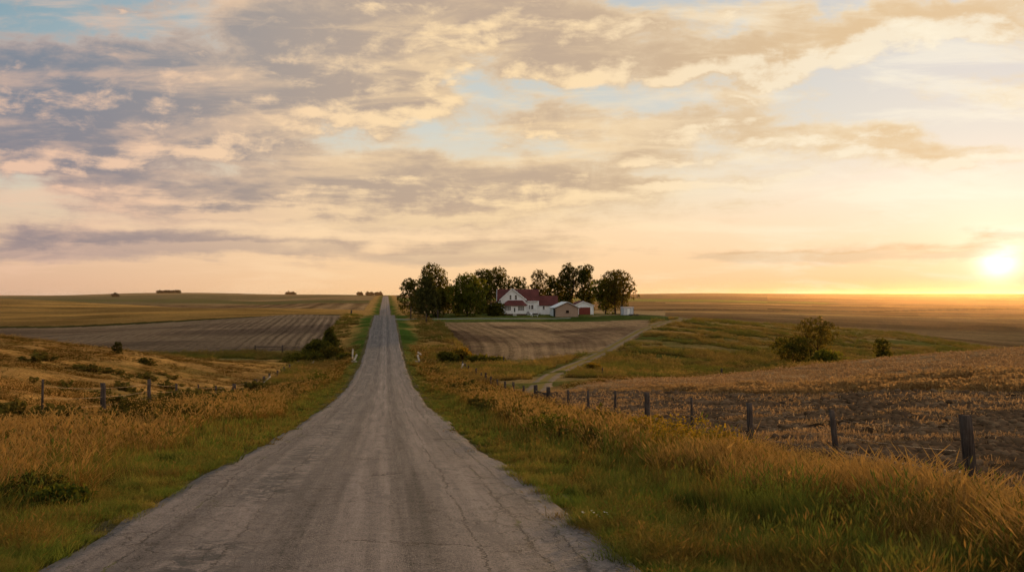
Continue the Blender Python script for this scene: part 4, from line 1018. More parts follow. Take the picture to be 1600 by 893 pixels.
T(886, 262, 410, 28, 2.0, Mcr_dark, 112, 'tall upright tree, left one of the twin poplars behind the sheds', shape='column', group=G1, nleaf=7200, lobes_n=32)
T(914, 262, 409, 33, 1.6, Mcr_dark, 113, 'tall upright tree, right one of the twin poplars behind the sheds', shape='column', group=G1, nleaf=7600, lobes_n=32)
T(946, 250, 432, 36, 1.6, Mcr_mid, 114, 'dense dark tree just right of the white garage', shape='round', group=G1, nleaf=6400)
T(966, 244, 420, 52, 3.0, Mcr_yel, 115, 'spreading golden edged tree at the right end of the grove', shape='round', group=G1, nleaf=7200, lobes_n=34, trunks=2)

def shrub(name, px, d, top, w, mat, seed, label, nleaf=2600, leaf=.22, group=None, cat='shrub', shape='dome', lobes_n=18, hmin=None):
    x = PXD(px, d); z = hz(x, d); H = max(.5, (462 - top) / F * d - z) * 1.04; Wd = w * 1.15 / F * d
    return tree(name, x, d, H, Wd, .05 * H, mat, seed, label, cat=cat, nleaf=nleaf, leaf=leaf, group=group, shape=shape, lobes_n=lobes_n, trunk_r=.07)
shrub('round_shrub', 775, 233, 473, 26, Mcr_dark, 131, 'dark rounded shrub at the left corner of the farmhouse porch', nleaf=5200)
shrub('dark_shrub', 716, 250, 478, 15, Mcr_dark, 132, 'low dark shrub under the trees left of the broad green tree', nleaf=1800)
shrub('dark_shrub', 877, 252, 470, 26, Mcr_dark, 133, 'dark hedge like shrub behind the tan shed roof', nleaf=2600)
shrub('dark_shrub', 757, 258, 470, 24, Mcr_dark, 134, 'dark undergrowth beneath the tall trees left of the house', nleaf=2600)
# creek line, left
G2 = 'bushes along the creek left of the road'
shrub('creek_bush', 515, 146, 512, 26, Mcr_dark, 141, 'tallest pointed dark bush on the creek bank left of the road', shape='cone', group=G2, nleaf=3000, leaf=.2)
shrub('creek_bush', 497, 141, 530, 40, Mcr_dark, 142, 'wide black bush at the foot of the pointed creek bush', group=G2, nleaf=4200, leaf=.2)
shrub('creek_bush', 522, 136, 540, 38, Mcr_yel, 143, 'yellow green bush nearest the road among the left creek bushes', group=G2, nleaf=4200, leaf=.18)
shrub('creek_bush', 474, 133, 549, 56, Mcr_dark, 144, 'low dark bush trailing left along the creek hollow', group=G2, nleaf=3400, leaf=.18)
shrub('creek_bush', 541, 130, 550, 26, Mcr_dark, 145, 'small dark bush beside the white culvert boards', group=G2, nleaf=2000, leaf=.18)
shrub('creek_bush', 448, 130, 560, 22, Mcr_dark, 146, 'smallest dark bush farthest left in the creek hollow', group=G2, nleaf=1400, leaf=.18)
# creek, right
G3 = 'bushes along the creek right of the road'
shrub('creek_bush', 700, 127, 548, 34, Mcr_dark, 151, 'dark bush in the creek hollow right of the road', group=G3, nleaf=3200, leaf=.18)
shrub('creek_bush', 722, 130, 543, 36, Mcr_gold, 152, 'golden topped bush on the right creek bank below the row field', group=G3, nleaf=3400, leaf=.18)
shrub('creek_bush', 748, 127, 553, 36, Mcr_dark, 153, 'low dark bush right of the golden creek bush', group=G3, nleaf=2800, leaf=.18)
shrub('creek_bush', 776, 126, 556, 26, Mcr_dark, 154, 'flat dark bush at the right end of the creek hollow', group=G3, nleaf=1600, leaf=.18)
shrub('golden_bush', 925, 100, 566, 27, Mcr_gold, 155, 'round golden bush beside the dirt track', nleaf=2600, leaf=.14)
# pasture trees, right
T(1272, 138, 493, 54, 2.2, Mcr_yel, 161, 'open crowned pasture tree with forked trunk behind the right field crest', name='pasture_tree', shape='vase', nleaf=3600, leaf=.15, trunks=2, lobes_n=16)
shrub('pasture_bush', 1240, 134, 524, 50, Mcr_dark, 162, 'dark spreading bush left of the open crowned pasture tree', nleaf=4200, leaf=.15, shape='vase', lobes_n=12)
shrub('pasture_bush', 1290, 131, 545, 50, Mcr_mid, 163, 'low mound shaped bush at the right foot of the pasture tree', nleaf=3600, leaf=.16)
T(1377, 150, 524, 24, .5, Mcr_dark, 164, 'small wind bent dark tree alone in the right pasture', name='small_tree', shape='vase', nleaf=1800, leaf=.16)
# near weeds
def near_weed(name, px, d, h, w, mat, seed, label, leaf=.035, n=3200, group=None):
    x = PXD(px, d); return tree(name, x, d, h, w, .04, mat, seed, label, cat='weed', nleaf=n, leaf=leaf, group=group, shape='dome', trunk_r=.012, lobes_n=16, base_drop=.06)
G4 = 'dark weeds among the tall grass'
Mw = crown_mat('weed_leaves', (0.022, 0.026, 0.008), (0.055, 0.055, 0.014)); Mw2 = crown_mat('weed_leaves_yellow', (0.085, 0.080, 0.014), (0.20, 0.155, 0.026), .45); Mw3 = crown_mat('weed_leaves_green', (0.035, 0.055, 0.012), (0.08, 0.10, 0.02), .4)
for i, (px, d, h, w, m_, lb) in enumerate([
    (232, 33, 1.25, 3.0, Mw, 'wide dark green weed patch between the left fence and the verge'),
    (285, 31, 1.05, 2.2, Mw, 'smaller dark weed just right of the wide left weed patch'),
    (196, 36, 1.0, 1.4, Mw, 'dark weed at the foot of the thick left fence post'),
    (48, 12.5, .62, 1.6, Mw, 'dark clump of weeds low in the grass at the left edge of the photo'),
    (92, 12.0, .55, 1.0, Mw3, 'green leafy weed right of the dark clump near the left edge'),
    (495, 84, 1.4, 3.2, Mw3, 'long low green weed patch beside the far left fence posts'),
    (866, 26, 1.0, 2.2, Mw3, 'dark green weed mound where the right verge grass turns tall'),
    (845, 28, .7, 1.2, Mw, 'blackish weed at the left foot of the green weed mound'),
    (1060, 20.5, 1.1, 2.7, Mw2, 'yellow green weed bush against the thin right fence post'),
    (1125, 18.5, .9, 2.0, Mw2, 'smaller yellow green weed right of the weed bush at the fence'),
    (1010, 24, .95, 1.6, Mw2, 'yellow green weed left of the weed bush at the fence'),
    (1180, 12.0, .5, .9, Mw3, 'green weed low in the near right grass'),
    (184, 92, 1.5, 1.3, Mw, 'upright dark weed bush high on the left hillside'),
    (228, 84, .9, 2.2, Mw, 'broad low dark weed patch in the middle of the left hillside')]):
    near_weed('weed', px, d, h, w, m_, 300 + i, lb, leaf=.034 if d < 40 else .09, n=2600 if d < 40 else 700, group=G4)
# flowering plant on the verge
def flower_plant():
    x, y = PXD(935, 11.0), 11.0; root = empty('flowering_weed', (x, y, hz(x, y) - .02), label='small white flowering weed with broad green leaves beside the asphalt', cat='flower')
    V, Fc, at = plant_mesh(Mw3, [(0, 0, .07, .22, .09), (.15, .05, .07, .15, .08), (-.15, 0, .06, .14, .07)], 420, .045, 5); mesh_np('foliage', V, Fc, Mw3, root, attrs=at)
    mw, nt = material('white_petal'); out(nt, nt.n('ShaderNodeBsdfDiffuse', {'Color': (.7, .66, .55)}).outputs[0])
    g = np.random.default_rng(3)
    for i in range(9):
        mb = MB()
        cx, cy, cz = g.uniform(-.26, .12), g.uniform(-.15, .1), g.uniform(.14, .22)
        for k in range(5):
            a = k * 2 * PI / 5; b = a + .5; c = a - .5
            mb.add([(cx, cy, cz), (cx + .012 * math.cos(c), cy + .012 * math.sin(c), cz + .008), (cx + .024 * math.cos(a), cy + .024 * math.sin(a), cz + .012), (cx + .012 * math.cos(b), cy + .012 * math.sin(b), cz + .008)], [(0, 1, 2, 3)])
        mb.build('flower', mw, root)
flower_plant()
# distant groves on the horizon
def far_grove(px0, px1, d, top, n, label, seed):
    g = np.random.default_rng(seed)
    for i in range(n):
        px = px0 + (px1 - px0) * (i + .5) / n; x = PXD(px, d); z = hz(x, d); H = max(5, (462 - (top + g.uniform(0, 2))) / F * d - z)
        tree('distant_tree', x, d, H, (px1 - px0) / n / F * d * 1.35, .6, Mcr_far, seed + i, label[i] if i < len(label) else label[-1], nleaf=500, leaf=1.1, group='far groves on the skyline', shape='dome', lobes_n=9, trunk_r=.4)
pos = ['first from the left', 'second from the left', 'third from the left', 'fourth from the left', 'fifth from the left']
far_grove(246, 281, 1440, 455.5, 5, ['hazy skyline tree, %s in the grove above the left fields' % p for p in pos], 500)
far_grove(446, 461, 1400, 456.5, 2, ['left one of two tiny hazy skyline trees left of the road', 'right one of two tiny hazy skyline trees left of the road'], 520)
far_grove(559, 566, 1250, 457, 1, ['hazy round tree farthest from the road in the skyline group at the road end'], 530)
far_grove(572, 583, 1250, 456, 2, ['hazy tree, left half of the middle pair at the far road end', 'hazy tree, right half of the middle pair at the far road end'], 534)
far_grove(586, 597, 1250, 457.5, 2, ['hazy low tree just left of where the road meets the sky', 'hazy low tree touching the road where it meets the sky'], 538)
far_grove(177, 184, 1150, 466.5, 1, ['lone dark bush in the hazy far left field'], 544)
# ------------------------------------------------------------------ building materials
def siding(name, c, pitch=0.16, vertical=False, dirt=.25):
    m, nt = material(name)
    tcn = nt.n('ShaderNodeTexCoord').outputs['Object']; x, y, z = nt.n('ShaderNodeSeparateXYZ', {0: tcn}).outputs
    q = nt.m('ADD', x, y) if vertical else z
    fr = nt.m('FRACT', nt.m('DIVIDE', q, pitch)); n = nt.noise(tcn, 1.3, 5, .65); n2 = nt.noise(nt.mapping(tcn, scale=(2, 2, .3)), 1.5, 4, .6)
    f = nt.m('ADD', nt.ss(n, .3, .75, 1.0, 1.0 - dirt * .5), nt.ss(n2, .45, .8, 0, -dirt * .5))
    f = nt.m('MULTIPLY', f, nt.ss(fr, 0.0, 0.14, 0.72, 1.0))
    col = nt.mix(1.0, c, nt.comb(f, f, f), 'MULTIPLY')
    bmp = nt.n('ShaderNodeBump', {'Strength': .6, 'Distance': .02, 'Height': fr})
    b = nt.n('ShaderNodeBsdfPrincipled', {'Base Color': col, 'Roughness': .6, 'Normal': bmp.outputs[0]}); b.inputs['Specular IOR Level'].default_value = .25
    out(nt, b.outputs[0]); return m
def shingle(name, c0, c1, rough=.85, metal=0.0):
    m, nt = material(name); tcn = nt.n('ShaderNodeTexCoord').outputs['Object']
    n = nt.noise(nt.mapping(tcn, scale=(3, 3, 9)), 2.2, 5, .7); n2 = nt.noise(tcn, .5, 3)
    col = nt.mix(nt.ss(n, .3, .7), c0, c1); k = nt.ss(n2, .3, .7, .8, 1.15); col = nt.mix(1.0, col, nt.comb(k, k, k), 'MULTIPLY')
    b = nt.n('ShaderNodeBsdfPrincipled', {'Base Color': col, 'Roughness': rough, 'Metallic': metal}); b.inputs['Specular IOR Level'].default_value = .2
    out(nt, b.outputs[0]); return m
def plain(name, c, rough=.6, spec=.3, var=.2, scale=3):
    m, nt = material(name); tcn = nt.n('ShaderNodeTexCoord').outputs['Object']
    k = nt.ss(nt.noise(tcn, scale, 5, .65), .3, .7, 1 - var, 1 + var); col = nt.mix(1.0, c, nt.comb(k, k, k), 'MULTIPLY')
    b = nt.n('ShaderNodeBsdfPrincipled', {'Base Color': col, 'Roughness': rough}); b.inputs['Specular IOR Level'].default_value = spec
    out(nt, b.outputs[0]); return m
Mwhite = siding('white_siding', (.84, .85, .87)); Mtrim = plain('white_trim', (.76, .76, .76), .5, .3, .06); Mtan = siding('tan_siding', (.36, .25, .185), .25)
Mred = shingle('red_shingles', (.082, .022, .020), (.125, .036, .030)); Mtin = shingle('pale_metal_roof', (.52, .56, .60), (.66, .69, .72), .45, .3)
Mglass = plain('window_glass', (.030, .034, .040), .08, .7, .2); Mcurt = plain('curtained_glass', (.16, .16, .16), .25, .5, .4, 5)
Mdoor = siding('red_door_panels', (.20, .040, .026), .55, dirt=.3); Mdark = plain('dark_opening', (.018, .014, .012), .8, .1)
Mfound = plain('brown_foundation', (.10, .062, .042), .9, .1, .3); Mconc = plain('concrete', (.42, .40, .37), .85, .2, .2)

def window(root, x0, x1, z0, z1, yf, mat, mull=1, t=.09, cross=False, fm=None):
    """frame proud of the wall plane yf (towards the viewer), pane set inside"""
    f = MB(); f.box(x0 - t, x0, yf - .07, yf + .02, z0 - t, z1 + t); f.box(x1, x1 + t, yf - .07, yf + .02, z0 - t, z1 + t)
    f.box(x0, x1, yf - .07, yf + .02, z1, z1 + t); f.box(x0, x1, yf - .07, yf + .02, z0 - t, z0)
    for k in range(1, mull): xm = x0 + (x1 - x0) * k / mull; f.box(xm - .035, xm + .035, yf - .060, yf + .018, z0, z1)
    if cross: zm = (z0 + z1) / 2; f.box(x0, x1, yf - .052, yf + .016, zm - .03, zm + .03)
    w = f.build('window', fm or Mtrim, root)
    p = MB(); p.box(x0, x1, yf - .022, yf + .012, z0, z1); p.build('pane', mat, w)
    s = MB(); s.box(x0 - t - .05, x1 + t + .05, yf - .14, yf + .01, z0 - t - .07, z0 - t - .003); s.build('sill', fm or Mtrim, w)
    return w

def farmhouse():
    d = 238.0; z0 = -5.62
    root = empty('farmhouse', (0, d, z0), label='white two storey farmhouse with red brown roofs and a glazed front porch', cat='house')
    k = d / F
    X = lambda px: (px - 800) * k
    Zf = lambda py: (462 - py) * k - z0
    # walls: each block a closed prism
    fg0, fg1, fa = X(782.3), X(821.2), X(800.7); ze, za = Zf(466.6), Zf(450.2)
    w = MB(); w.prism([(fg0, -.3), (fg1, -.3), (fg1, ze), (fa, za), (fg0, ze)], 0, 6.0); w.build('wall', Mwhite, root)
    ml, mr = X(776.2), X(842.4); zr = Zf(451.8); zee = Zf(468.3)
    w = MB(); w.prismx([(1.8, -.3), (8.6, -.3), (8.6, zee), (5.2, zr - .12), (1.8, zee)], ml + .35, mr - .25); w.build('wall', Mwhite, root)
    wl, wr_ = mr - .2, X(872)
    w = MB(); w.prismx([(2.6, -.3), (7.4, -.3), (7.4, Zf(475.4)), (5.0, Zf(462.4)), (2.6, Zf(475.4))], wl, wr_); w.build('wall', Mwhite, root)
    # main roof, slabs with overhang
    r = MB(); t = .16
    ov = .45
    sl_ = (zr - zee) / 3.4
    r.slab([(ml, 1.8 - ov, zee - sl_ * ov + .10), (mr + .1, 1.8 - ov, zee - sl_ * ov + .10), (mr + .1, 5.2, zr + .10), (ml, 5.2, zr + .10)], t)
    r.slab([(ml, 5.2, zr + .10), (mr + .1, 5.2, zr + .10), (mr + .1, 8.6 + ov, zee - sl_ * ov + .10), (ml, 8.6 + ov, zee - sl_ * ov + .10)], t)
    mroof = r.build('roof', Mred, root)
    # brick chimney
    r = MB(); s1 = (za - ze) / (fa - fg0); s2 = (za - ze) / (fg1 - fa)
    r.slab([(fg0 - ov, -.35, ze - s1 * ov + .10), (fa, -.35, za + .10), (fa, 5.6, za + .10), (fg0 - ov, 5.6, ze - s1 * ov + .10)][::-1], t)
    r.slab([(fa, -.35, za + .10), (fg1 + ov, -.35, ze - s2 * ov + .10), (fg1 + ov, 5.6, ze - s2 * ov + .10), (fa, 5.6, za + .10)][::-1], t)
    groof = r.build('roof', Mred, root)
    b = MB()   # barge boards along the front gable
    for (xa, zA, xb, zB) in ((fg0 - ov, ze - s1 * ov + .09, fa, za + .09), (fa, za + .09, fg1 + ov, ze - s2 * ov + .09)):
        b.slab([(xa, -.42, zA), (xb, -.42, zB), (xb, -.36, zB), (xa, -.36, zA)], .26)
    b.build('barge_board', Mtrim, groof)
    b = MB(); b.box(fg1 + .46, mr, 1.8 - ov - .06, 1.8 - ov - .003, zee - sl_ * ov - .12, zee - sl_ * ov + .08); b.build('gutter', Mtrim, mroof)
    # left end of the main block: pale gable board seen edge on
    b = MB(); b.slab([(ml - .02, 1.8 - ov, zee - sl_ * ov + .12), (ml - .02, 5.2, zr + .12), (ml - .10, 5.2, zr + .12), (ml - .10, 1.8 - ov, zee - sl_ * ov + .12)], .3); b.build('barge_board', Mtrim, mroof)
    r = MB(); zw0, zw1 = Zf(475.6), Zf(462.2)
    r.slab([(wl + .25, 2.6 - .4, zw0 - .25), (wr_ + .2, 2.6 - .4, zw0 - .25), (wr_ + .2, 5.0, zw1 + .1), (wl + .25, 5.0, zw1 + .1)], t)
    r.slab([(wl + .25, 5.0, zw1 + .1), (wr_ + .2, 5.0, zw1 + .1), (wr_ + .2, 7.8, zw0 - .25), (wl + .25, 7.8, zw0 - .25)], t)
    r.build('roof', Mred, root)
    # porch
    p0, p1 = X(786.8), X(821.4); zp = Zf(476.3); yp = -2.6
    w = MB(); w.box(p0, p1, yp, -.004, .35, zp - .06); porch = w.build('porch', Mwhite, root)
    f = MB(); f.box(p0 + .05, p1 - .05, yp + .06, -.01, -.4, .346); f.build('foundation', Mfound, porch)
    r = MB(); zt = Zf(469.0)
    a0, a1, b0, b1 = X(784.0), X(824.2), X(793.5), X(816)
    r.add([(a0, yp - .45, zp - .05), (a1, yp - .45, zp - .05), (a1, -.06, zp - .05), (a0, -.06, zp - .05), (b0, -.5, zt), (b1, -.5, zt), (b1, -.06, zt), (b0, -.06, zt),
           (a0, yp - .45, zp - .17), (a1, yp - .45, zp - .17), (a1, -.06, zp - .17), (a0, -.06, zp - .17)],
          [(0, 1, 5, 4), (1, 2, 6, 5), (3, 0, 4, 7), (4, 5, 6, 7), (2, 3, 7, 6), (8, 9, 1, 0), (9, 10, 2, 1), (10, 11, 3, 2), (11, 8, 0, 3), (11, 10, 9, 8)])
    r.build('porch_roof', Mred, porch)
    zz = lambda py: Zf(py)
    window(porch, X(788.6), X(798.2), zz(484.6), zz(477.9), yp, Mcurt, mull=4)
    window(porch, X(809.4), X(818.8), zz(484.6), zz(477.9), yp, Mcurt, mull=3)
    dr = MB(); dr.box(X(801.9), X(806.1), yp - .05, yp - .002, .38, zz(479.4)); door = dr.build('door', Mtrim, porch)
    g = MB(); g.box(X(803.0), X(805.1), yp - .075, yp - .055, zz(486.8), zz(480.3)); g.build('pane', Mglass, door)
    st = MB(); st.box(X(801.6), X(806.8), yp - .9, yp - .08, -.3, .33); st.box(X(801.4), X(807.0), yp - 1.35, yp - .904, -.3, .14); st.build('steps', Mconc, porch)
    # upper windows, side windows
    for a, b_ in ((796.3, 798.9), (804.6, 807.6)): window(root, X(a), X(b_), zz(467.6), zz(461.0), 0, Mglass, cross=True, t=.07)
    window(root, X(826.6), X(828.8), zz(482.4), zz(476.8), 1.8, Mcurt, cross=True, t=.07); window(root, X(830.2), X(833.6), zz(482.6), zz(476.6), 1.8, Mglass, cross=True, t=.09)
    window(root, X(848.6), X(851.4), zz(483.2), zz(478.3), 2.6, Mglass, cross=True, t=.08)
    # low side entry with a red roof, left
    s = MB(); s.box(X(766.5), X(777), 3.2, 6.5, -.3, Zf(474.8)); side = s.build('side_entry', Mwhite, root)
    s = MB(); s.slab([(X(765.5), 2.9, Zf(475.0)), (X(777.8), 2.9, Zf(475.0)), (X(777.8), 6.7, Zf(472.2)), (X(765.5), 6.7, Zf(472.2))], .12); s.build('roof', Mred, side)
    f = MB(); f.box(fg1 + .1, mr - .35, 1.66, 1.79, -.35, .35); f.build('foundation', Mfound, root)
    # downpipe
    f = MB(); f.tube((mr - .45, 1.72, .1), (mr - .45, 1.72, zee - .4), .06, .06, 6); f.build('downpipe', Mtrim, root)
    # flue pipe above the rear roof slope
    f = MB(); f.tube((X(838), 6.3, zr - 1.0), (X(838), 6.3, zr + .55), .12, .12, 8); f.tube((X(838), 6.3, zr + .55), (X(838), 6.3, zr + .68), .2, .2, 8); f.build('flue', Mdark, mroof)
farmhouse()

def tan_shed():
    d = 229.0; k = d / F; x0 = (868 - 800) * k; x1 = (904.6 - 800) * k; zg = hz((x0 + x1) / 2, d) - .15
    root = empty('tan_shed', (x0, d, zg), R(9), label='tan gabled shed with pale metal roof and dark side doorway in front of the garage', cat='shed')
    w = (x1 - x0); h = (462 - 480.6) * k - zg; ha = (462 - 472.2) * k - zg; xa = w * .52; L_ = 7.5
    b = MB(); b.prism([(0, -.3), (w, -.3), (w, h), (xa, ha), (0, h)], 0, L_); b.build('wall', Mtan, root)
    s = (ha - h) / xa; s2 = (ha - h) / (w - xa); ov = .45; r = MB()
    r.slab([(-ov, -.25, h - s * ov + .08), (xa, -.25, ha + .08), (xa, L_ + .25, ha + .08), (-ov, L_ + .25, h - s * ov + .08)][::-1], .12)
    r.slab([(xa, -.25, ha + .08), (w + ov, -.25, h - s2 * ov + .08), (w + ov, L_ + .25, h - s2 * ov + .08), (xa, L_ + .25, ha + .08)][::-1], .12)
    r.build('roof', Mtin, root)
    c = MB()
    for (xA, zA, xB, zB) in ((-ov, h - s * ov + .07, xa, ha + .07), (xa, ha + .07, w + ov, h - s2 * ov + .07)): c.slab([(xA, -.31, zA), (xB, -.31, zB), (xB, -.26, zB), (xA, -.26, zA)], .16)
    c.build('barge_board', Mfound, root)
    window(root, w * .46, w * .58, h * .50, h * .72, 0, Mdark, t=.05, fm=Mfound)
    q = MB(); q.box(-.012, .004, .7, 2.9, -.1, h * .93); q.build('doorway', Mdark, root)
    q = MB(); q.box(-.016, .003, 3.0, L_, -.3, h - .05); q.build('side_panel', Mtrim, root)
tan_shed()
def garage():
    d = 241.0; k = d / F; x0 = (897.5 - 800) * k; x1 = (927.8 - 800) * k; zg = -5.85
    root = empty('garage', (x0, d, zg), R(5), label='white gabled garage with a brick red overhead door', cat='garage')
    w = x1 - x0; h = (462 - 476.6) * k - zg; ha = (462 - 470.4) * k - zg; xa = w * .44; L_ = 7.0
    b = MB(); b.prism([(0, -.3), (w, -.3), (w, h), (xa, ha), (0, h)], 0, L_); b.build('wall', Mwhite, root)
    s = (ha - h) / xa; s2 = (ha - h) / (w - xa); ov = .3; r = MB()
    r.slab([(-ov, -.3, h - s * ov + .08), (xa, -.3, ha + .08), (xa, L_ + .2, ha + .08), (-ov, L_ + .2, h - s * ov + .08)][::-1], .12)
    r.slab([(xa, -.3, ha + .08), (w + ov, -.3, h - s2 * ov + .08), (w + ov, L_ + .2, h - s2 * ov + .08), (xa, L_ + .2, ha + .08)][::-1], .12)
    r.build('roof', Mred, root)
    c = MB()
    for (xA, zA, xB, zB) in ((-ov, h - s * ov + .07, xa, ha + .07), (xa, ha + .07, w + ov, h - s2 * ov + .07)): c.slab([(xA, -.36, zA), (xB, -.36, zB), (xB, -.31, zB), (xA, -.31, zA)], .20)
    c.build('barge_board', Mtrim, root)
    dx0, dx1 = (904.5 - 897.5) * k, (922.6 - 897.5) * k; dh = (462 - 479.8) * k - zg
    q = MB(); q.box(dx0, dx1, -.05, -.004, .02, dh); dr = q.build('door', Mdoor, root)
    q = MB(); t = .14; q.box(dx0 - t, dx0 - .003, -.08, -.006, 0, dh + t); q.box(dx1 + .003, dx1 + t, -.08, -.006, 0, dh + t); q.box(dx0, dx1, -.08, -.006, dh + .003, dh + t); q.build('door_frame', Mtrim, root)
    q = MB(); q.box((dx0 + dx1) / 2 - .15, (dx0 + dx1) / 2 + .15, -.10, -.055, .35, .42); q.build('handle', Mdark, dr)
garage()
def small_shed():
    d = 236.0; k = d / F; x0 = (974.2 - 800) * k; x1 = (991.4 - 800) * k; zg = hz((x0 + x1) / 2, d)
    root = empty('small_shed', (x0, d, zg), R(12), label='small white panelled shed with flat pinkish roof at the right edge of the farmyard', cat='shed')
    w = (x1 - x0) * .96; h = 2.55
    b = MB(); b.box(0, w, 0, 2.4, .12, h - .35); b.build('wall', siding('white_panels', (.60, .60, .64), .42, True), root)
    b = MB(); b.prism([(-.12, h - .347), (w + .12, h - .347), (w + .02, h - .02), (.05, h - .02)], -.15, 2.55); b.build('roof', plain('pink_white_roof', (.62, .52, .50)), root)
    for q in (.0, .33, .66, .97):
        c = MB(); c.box(w * q, w * q + .07, -.035, -.003, .12, h - .40); c.build('batten', plain('grey_batten', (.22, .22, .22)), root)
    c = MB(); c.box(w * .36, w * .62, -.025, -.002, .2, h - .55); c.build('door', Mtrim, root)
    c = MB(); c.box(.1, w - .1, .15, .4, -.1, .117); c.box(.1, w - .1, 2.0, 2.25, -.1, .117); c.build('skid', Mdark, root)
small_shed()
def brush_pile():
    x, y = PXD(990.5, 233), 233; root = empty('tyre_heap', (x, y, hz(x, y) - .05), label='heap of old black tyres at the right foot of the small white shed', cat='tyre heap')
    g = np.random.default_rng(12)
    for i in range(9):
        m = MB(); R0, r0 = .34, .13; cx, cy, cz = g.uniform(-1.2, 1.2), g.uniform(-.5, .5), .14 + .24 * (i // 5) + g.uniform(0, .05)
        vs = []; fs = []
        for a in range(14):
            for b in range(7):
                A, B_ = a * 2 * PI / 14, b * 2 * PI / 7; vs.append(((R0 + r0 * math.cos(B_)) * math.cos(A) + cx, (R0 + r0 * math.cos(B_)) * math.sin(A) + cy, r0 * .8 * math.sin(B_) + cz))
                fs.append((a * 7 + b, ((a + 1) % 14) * 7 + b, ((a + 1) % 14) * 7 + (b + 1) % 7, a * 7 + (b + 1) % 7))
        m.add(vs, fs); m.build('tyre', Mdark, root, smooth_=True)
brush_pile()
def yard_table():
    x, y = PXD(838.5, 232), 232; root = empty('picnic_table', (x, y, hz(x, y)), R(4), label='dark picnic table on the lawn in front of the house wall', cat='table')
    a = MB(); a.box(-1.25, 1.25, -.40, .40, .70, .76); a.build('tabletop', Mdark, root)
    for s in (-1, 1): a = MB(); a.box(-1.25, 1.25, s * .68 - .14, s * .68 + .14, .42, .47); a.build('bench', Mdark, root)
    for s in (-1, 1):
        a = MB(); a.tube((s * .9, -.75, 0), (s * .9, .25, .69), .05, .05); a.tube((s * .9 + .1, .75, 0), (s * .9 + .1, -.25, .69), .05, .05); a.tube((s * .9 + .05, -.8, .37), (s * .9 + .05, .8, .37), .045, .045); a.build('leg', Mdark, root)
    x, y = PXD(835.8, 229.5), 229.5; root = empty('plank_bench', (x, y, hz(x, y)), R(0), label='low white plank bench on the grass in front of the picnic table', cat='bench')
    a = MB(); a.box(-1.0, 1.0, -.16, .16, .34, .40); a.build('seat', Mtrim, root)
    for s in (-.75, .75): a = MB(); a.box(s - .05, s + .05, -.14, .14, 0, .337); a.build('leg', Mtrim, root)
    x, y = PXD(829.8, 233), 233; root = empty('garden_chair', (x, y, hz(x, y)), R(-15), label='white garden chair left of the picnic table', cat='chair')
    a = MB(); a.box(-.28, .28, -.26, .26, .40, .44); a.build('seat', Mtrim, root)
    a = MB(); a.slab([(-.28, .26, .44), (.28, .26, .44), (.28, .42, 1.0), (-.28, .42, 1.0)], .04); a.build('backrest', Mtrim, root)
    for sx in (-1, 1):
        for sy in (-1, 1): a = MB(); a.box(sx * .24 - .03, sx * .24 + .03, sy * .22 - .03, sy * .22 + .03, 0, .397); a.build('leg', Mtrim, root)
        a = MB(); a.box(sx * .30 - .03, sx * .30 + .03, -.26, .26, .62, .66); a.build('armrest', Mtrim, root)
    # air unit by the corner of the porch
    x, y = PXD(825, 237.5), 237.5; root = empty('air_conditioner', (x, y, hz(x, y)), label='grey box air conditioner at the right corner of the porch', cat='air conditioner')
    a = MB(); a.box(-.38, .38, -.38, .38, .05, .95); a.build('casing', plain('grey_metal', (.30, .30, .31), .5), root, bevel=.03)
    a = MB(); a.tube((0, 0, .951), (0, 0, .975), .3, .3, 16); a.build('grille', Mdark, root)
    a = MB(); a.box(-.45, .45, -.45, .45, -.15, .047); a.build('pad', Mconc, root)
yard_table()

# ------------------------------------------------------------------ fences
def wood(name, c0, c1):
    m, nt = material(name); tcn = nt.n('ShaderNodeTexCoord').outputs['Object']
    n = nt.noise(nt.mapping(tcn, scale=(14, 14, 1.1)), 2.0, 6, .7); n2 = nt.noise(tcn, 2.0, 4)
    col = nt.mix(nt.ss(n, .3, .7), c0, c1); k = nt.ss(n2, .3, .7, .75, 1.2); col = nt.mix(1.0, col, nt.comb(k, k, k), 'MULTIPLY')
    bmp = nt.n('ShaderNodeBump', {'Strength': .9, 'Distance': .012, 'Height': n})
    out(nt, nt.n('ShaderNodeBsdfDiffuse', {'Color': col, 'Normal': bmp.outputs[0]}).outputs[0]); return m
Mpost = wood('weathered_post', (.040, .030, .026), (.105, .080, .066)); Mpale = wood('pale_board', (.42, .36, .30), (.66, .60, .52))
mw_, nt_ = material('fence_wire'); _b = nt_.n('ShaderNodeBsdfPrincipled', {'Base Color': (.16, .11, .08), 'Roughness': .6, 'Metallic': .6}); out(nt_, _b.outputs[0]); Mwire = mw_
def post_mesh(mb, p, top, r, g, sides=10):
    p = Vector(p); top = Vector(top); n = 7; prev = None
    ax = (top - p)
    vs = []; fs = []
    for i in range(n):
        t = i / (n - 1); c = p + ax * t + Vector((g.normal(0, r * .05), g.normal(0, r * .05), 0)); rr = r * (1.06 - .12 * t)
        for k in range(sides):
            a = 2 * PI * k / sides; q = rr * (1 + .08 * math.sin(3 * a + 1.3) + g.normal(0, .02)); vs.append((c.x + q * math.cos(a), c.y + q * math.sin(a), c.z + (g.normal(0, r * .10) if i == n - 1 else 0)))
    for i in range(n - 1):
        for k in range(sides): fs.append((i * sides + k, i * sides + (k + 1) % sides, (i + 1) * sides + (k + 1) % sides, (i + 1) * sides + k))
    fs.append(tuple(range((n - 1) * sides, n * sides)))
    mb.add(vs, fs)
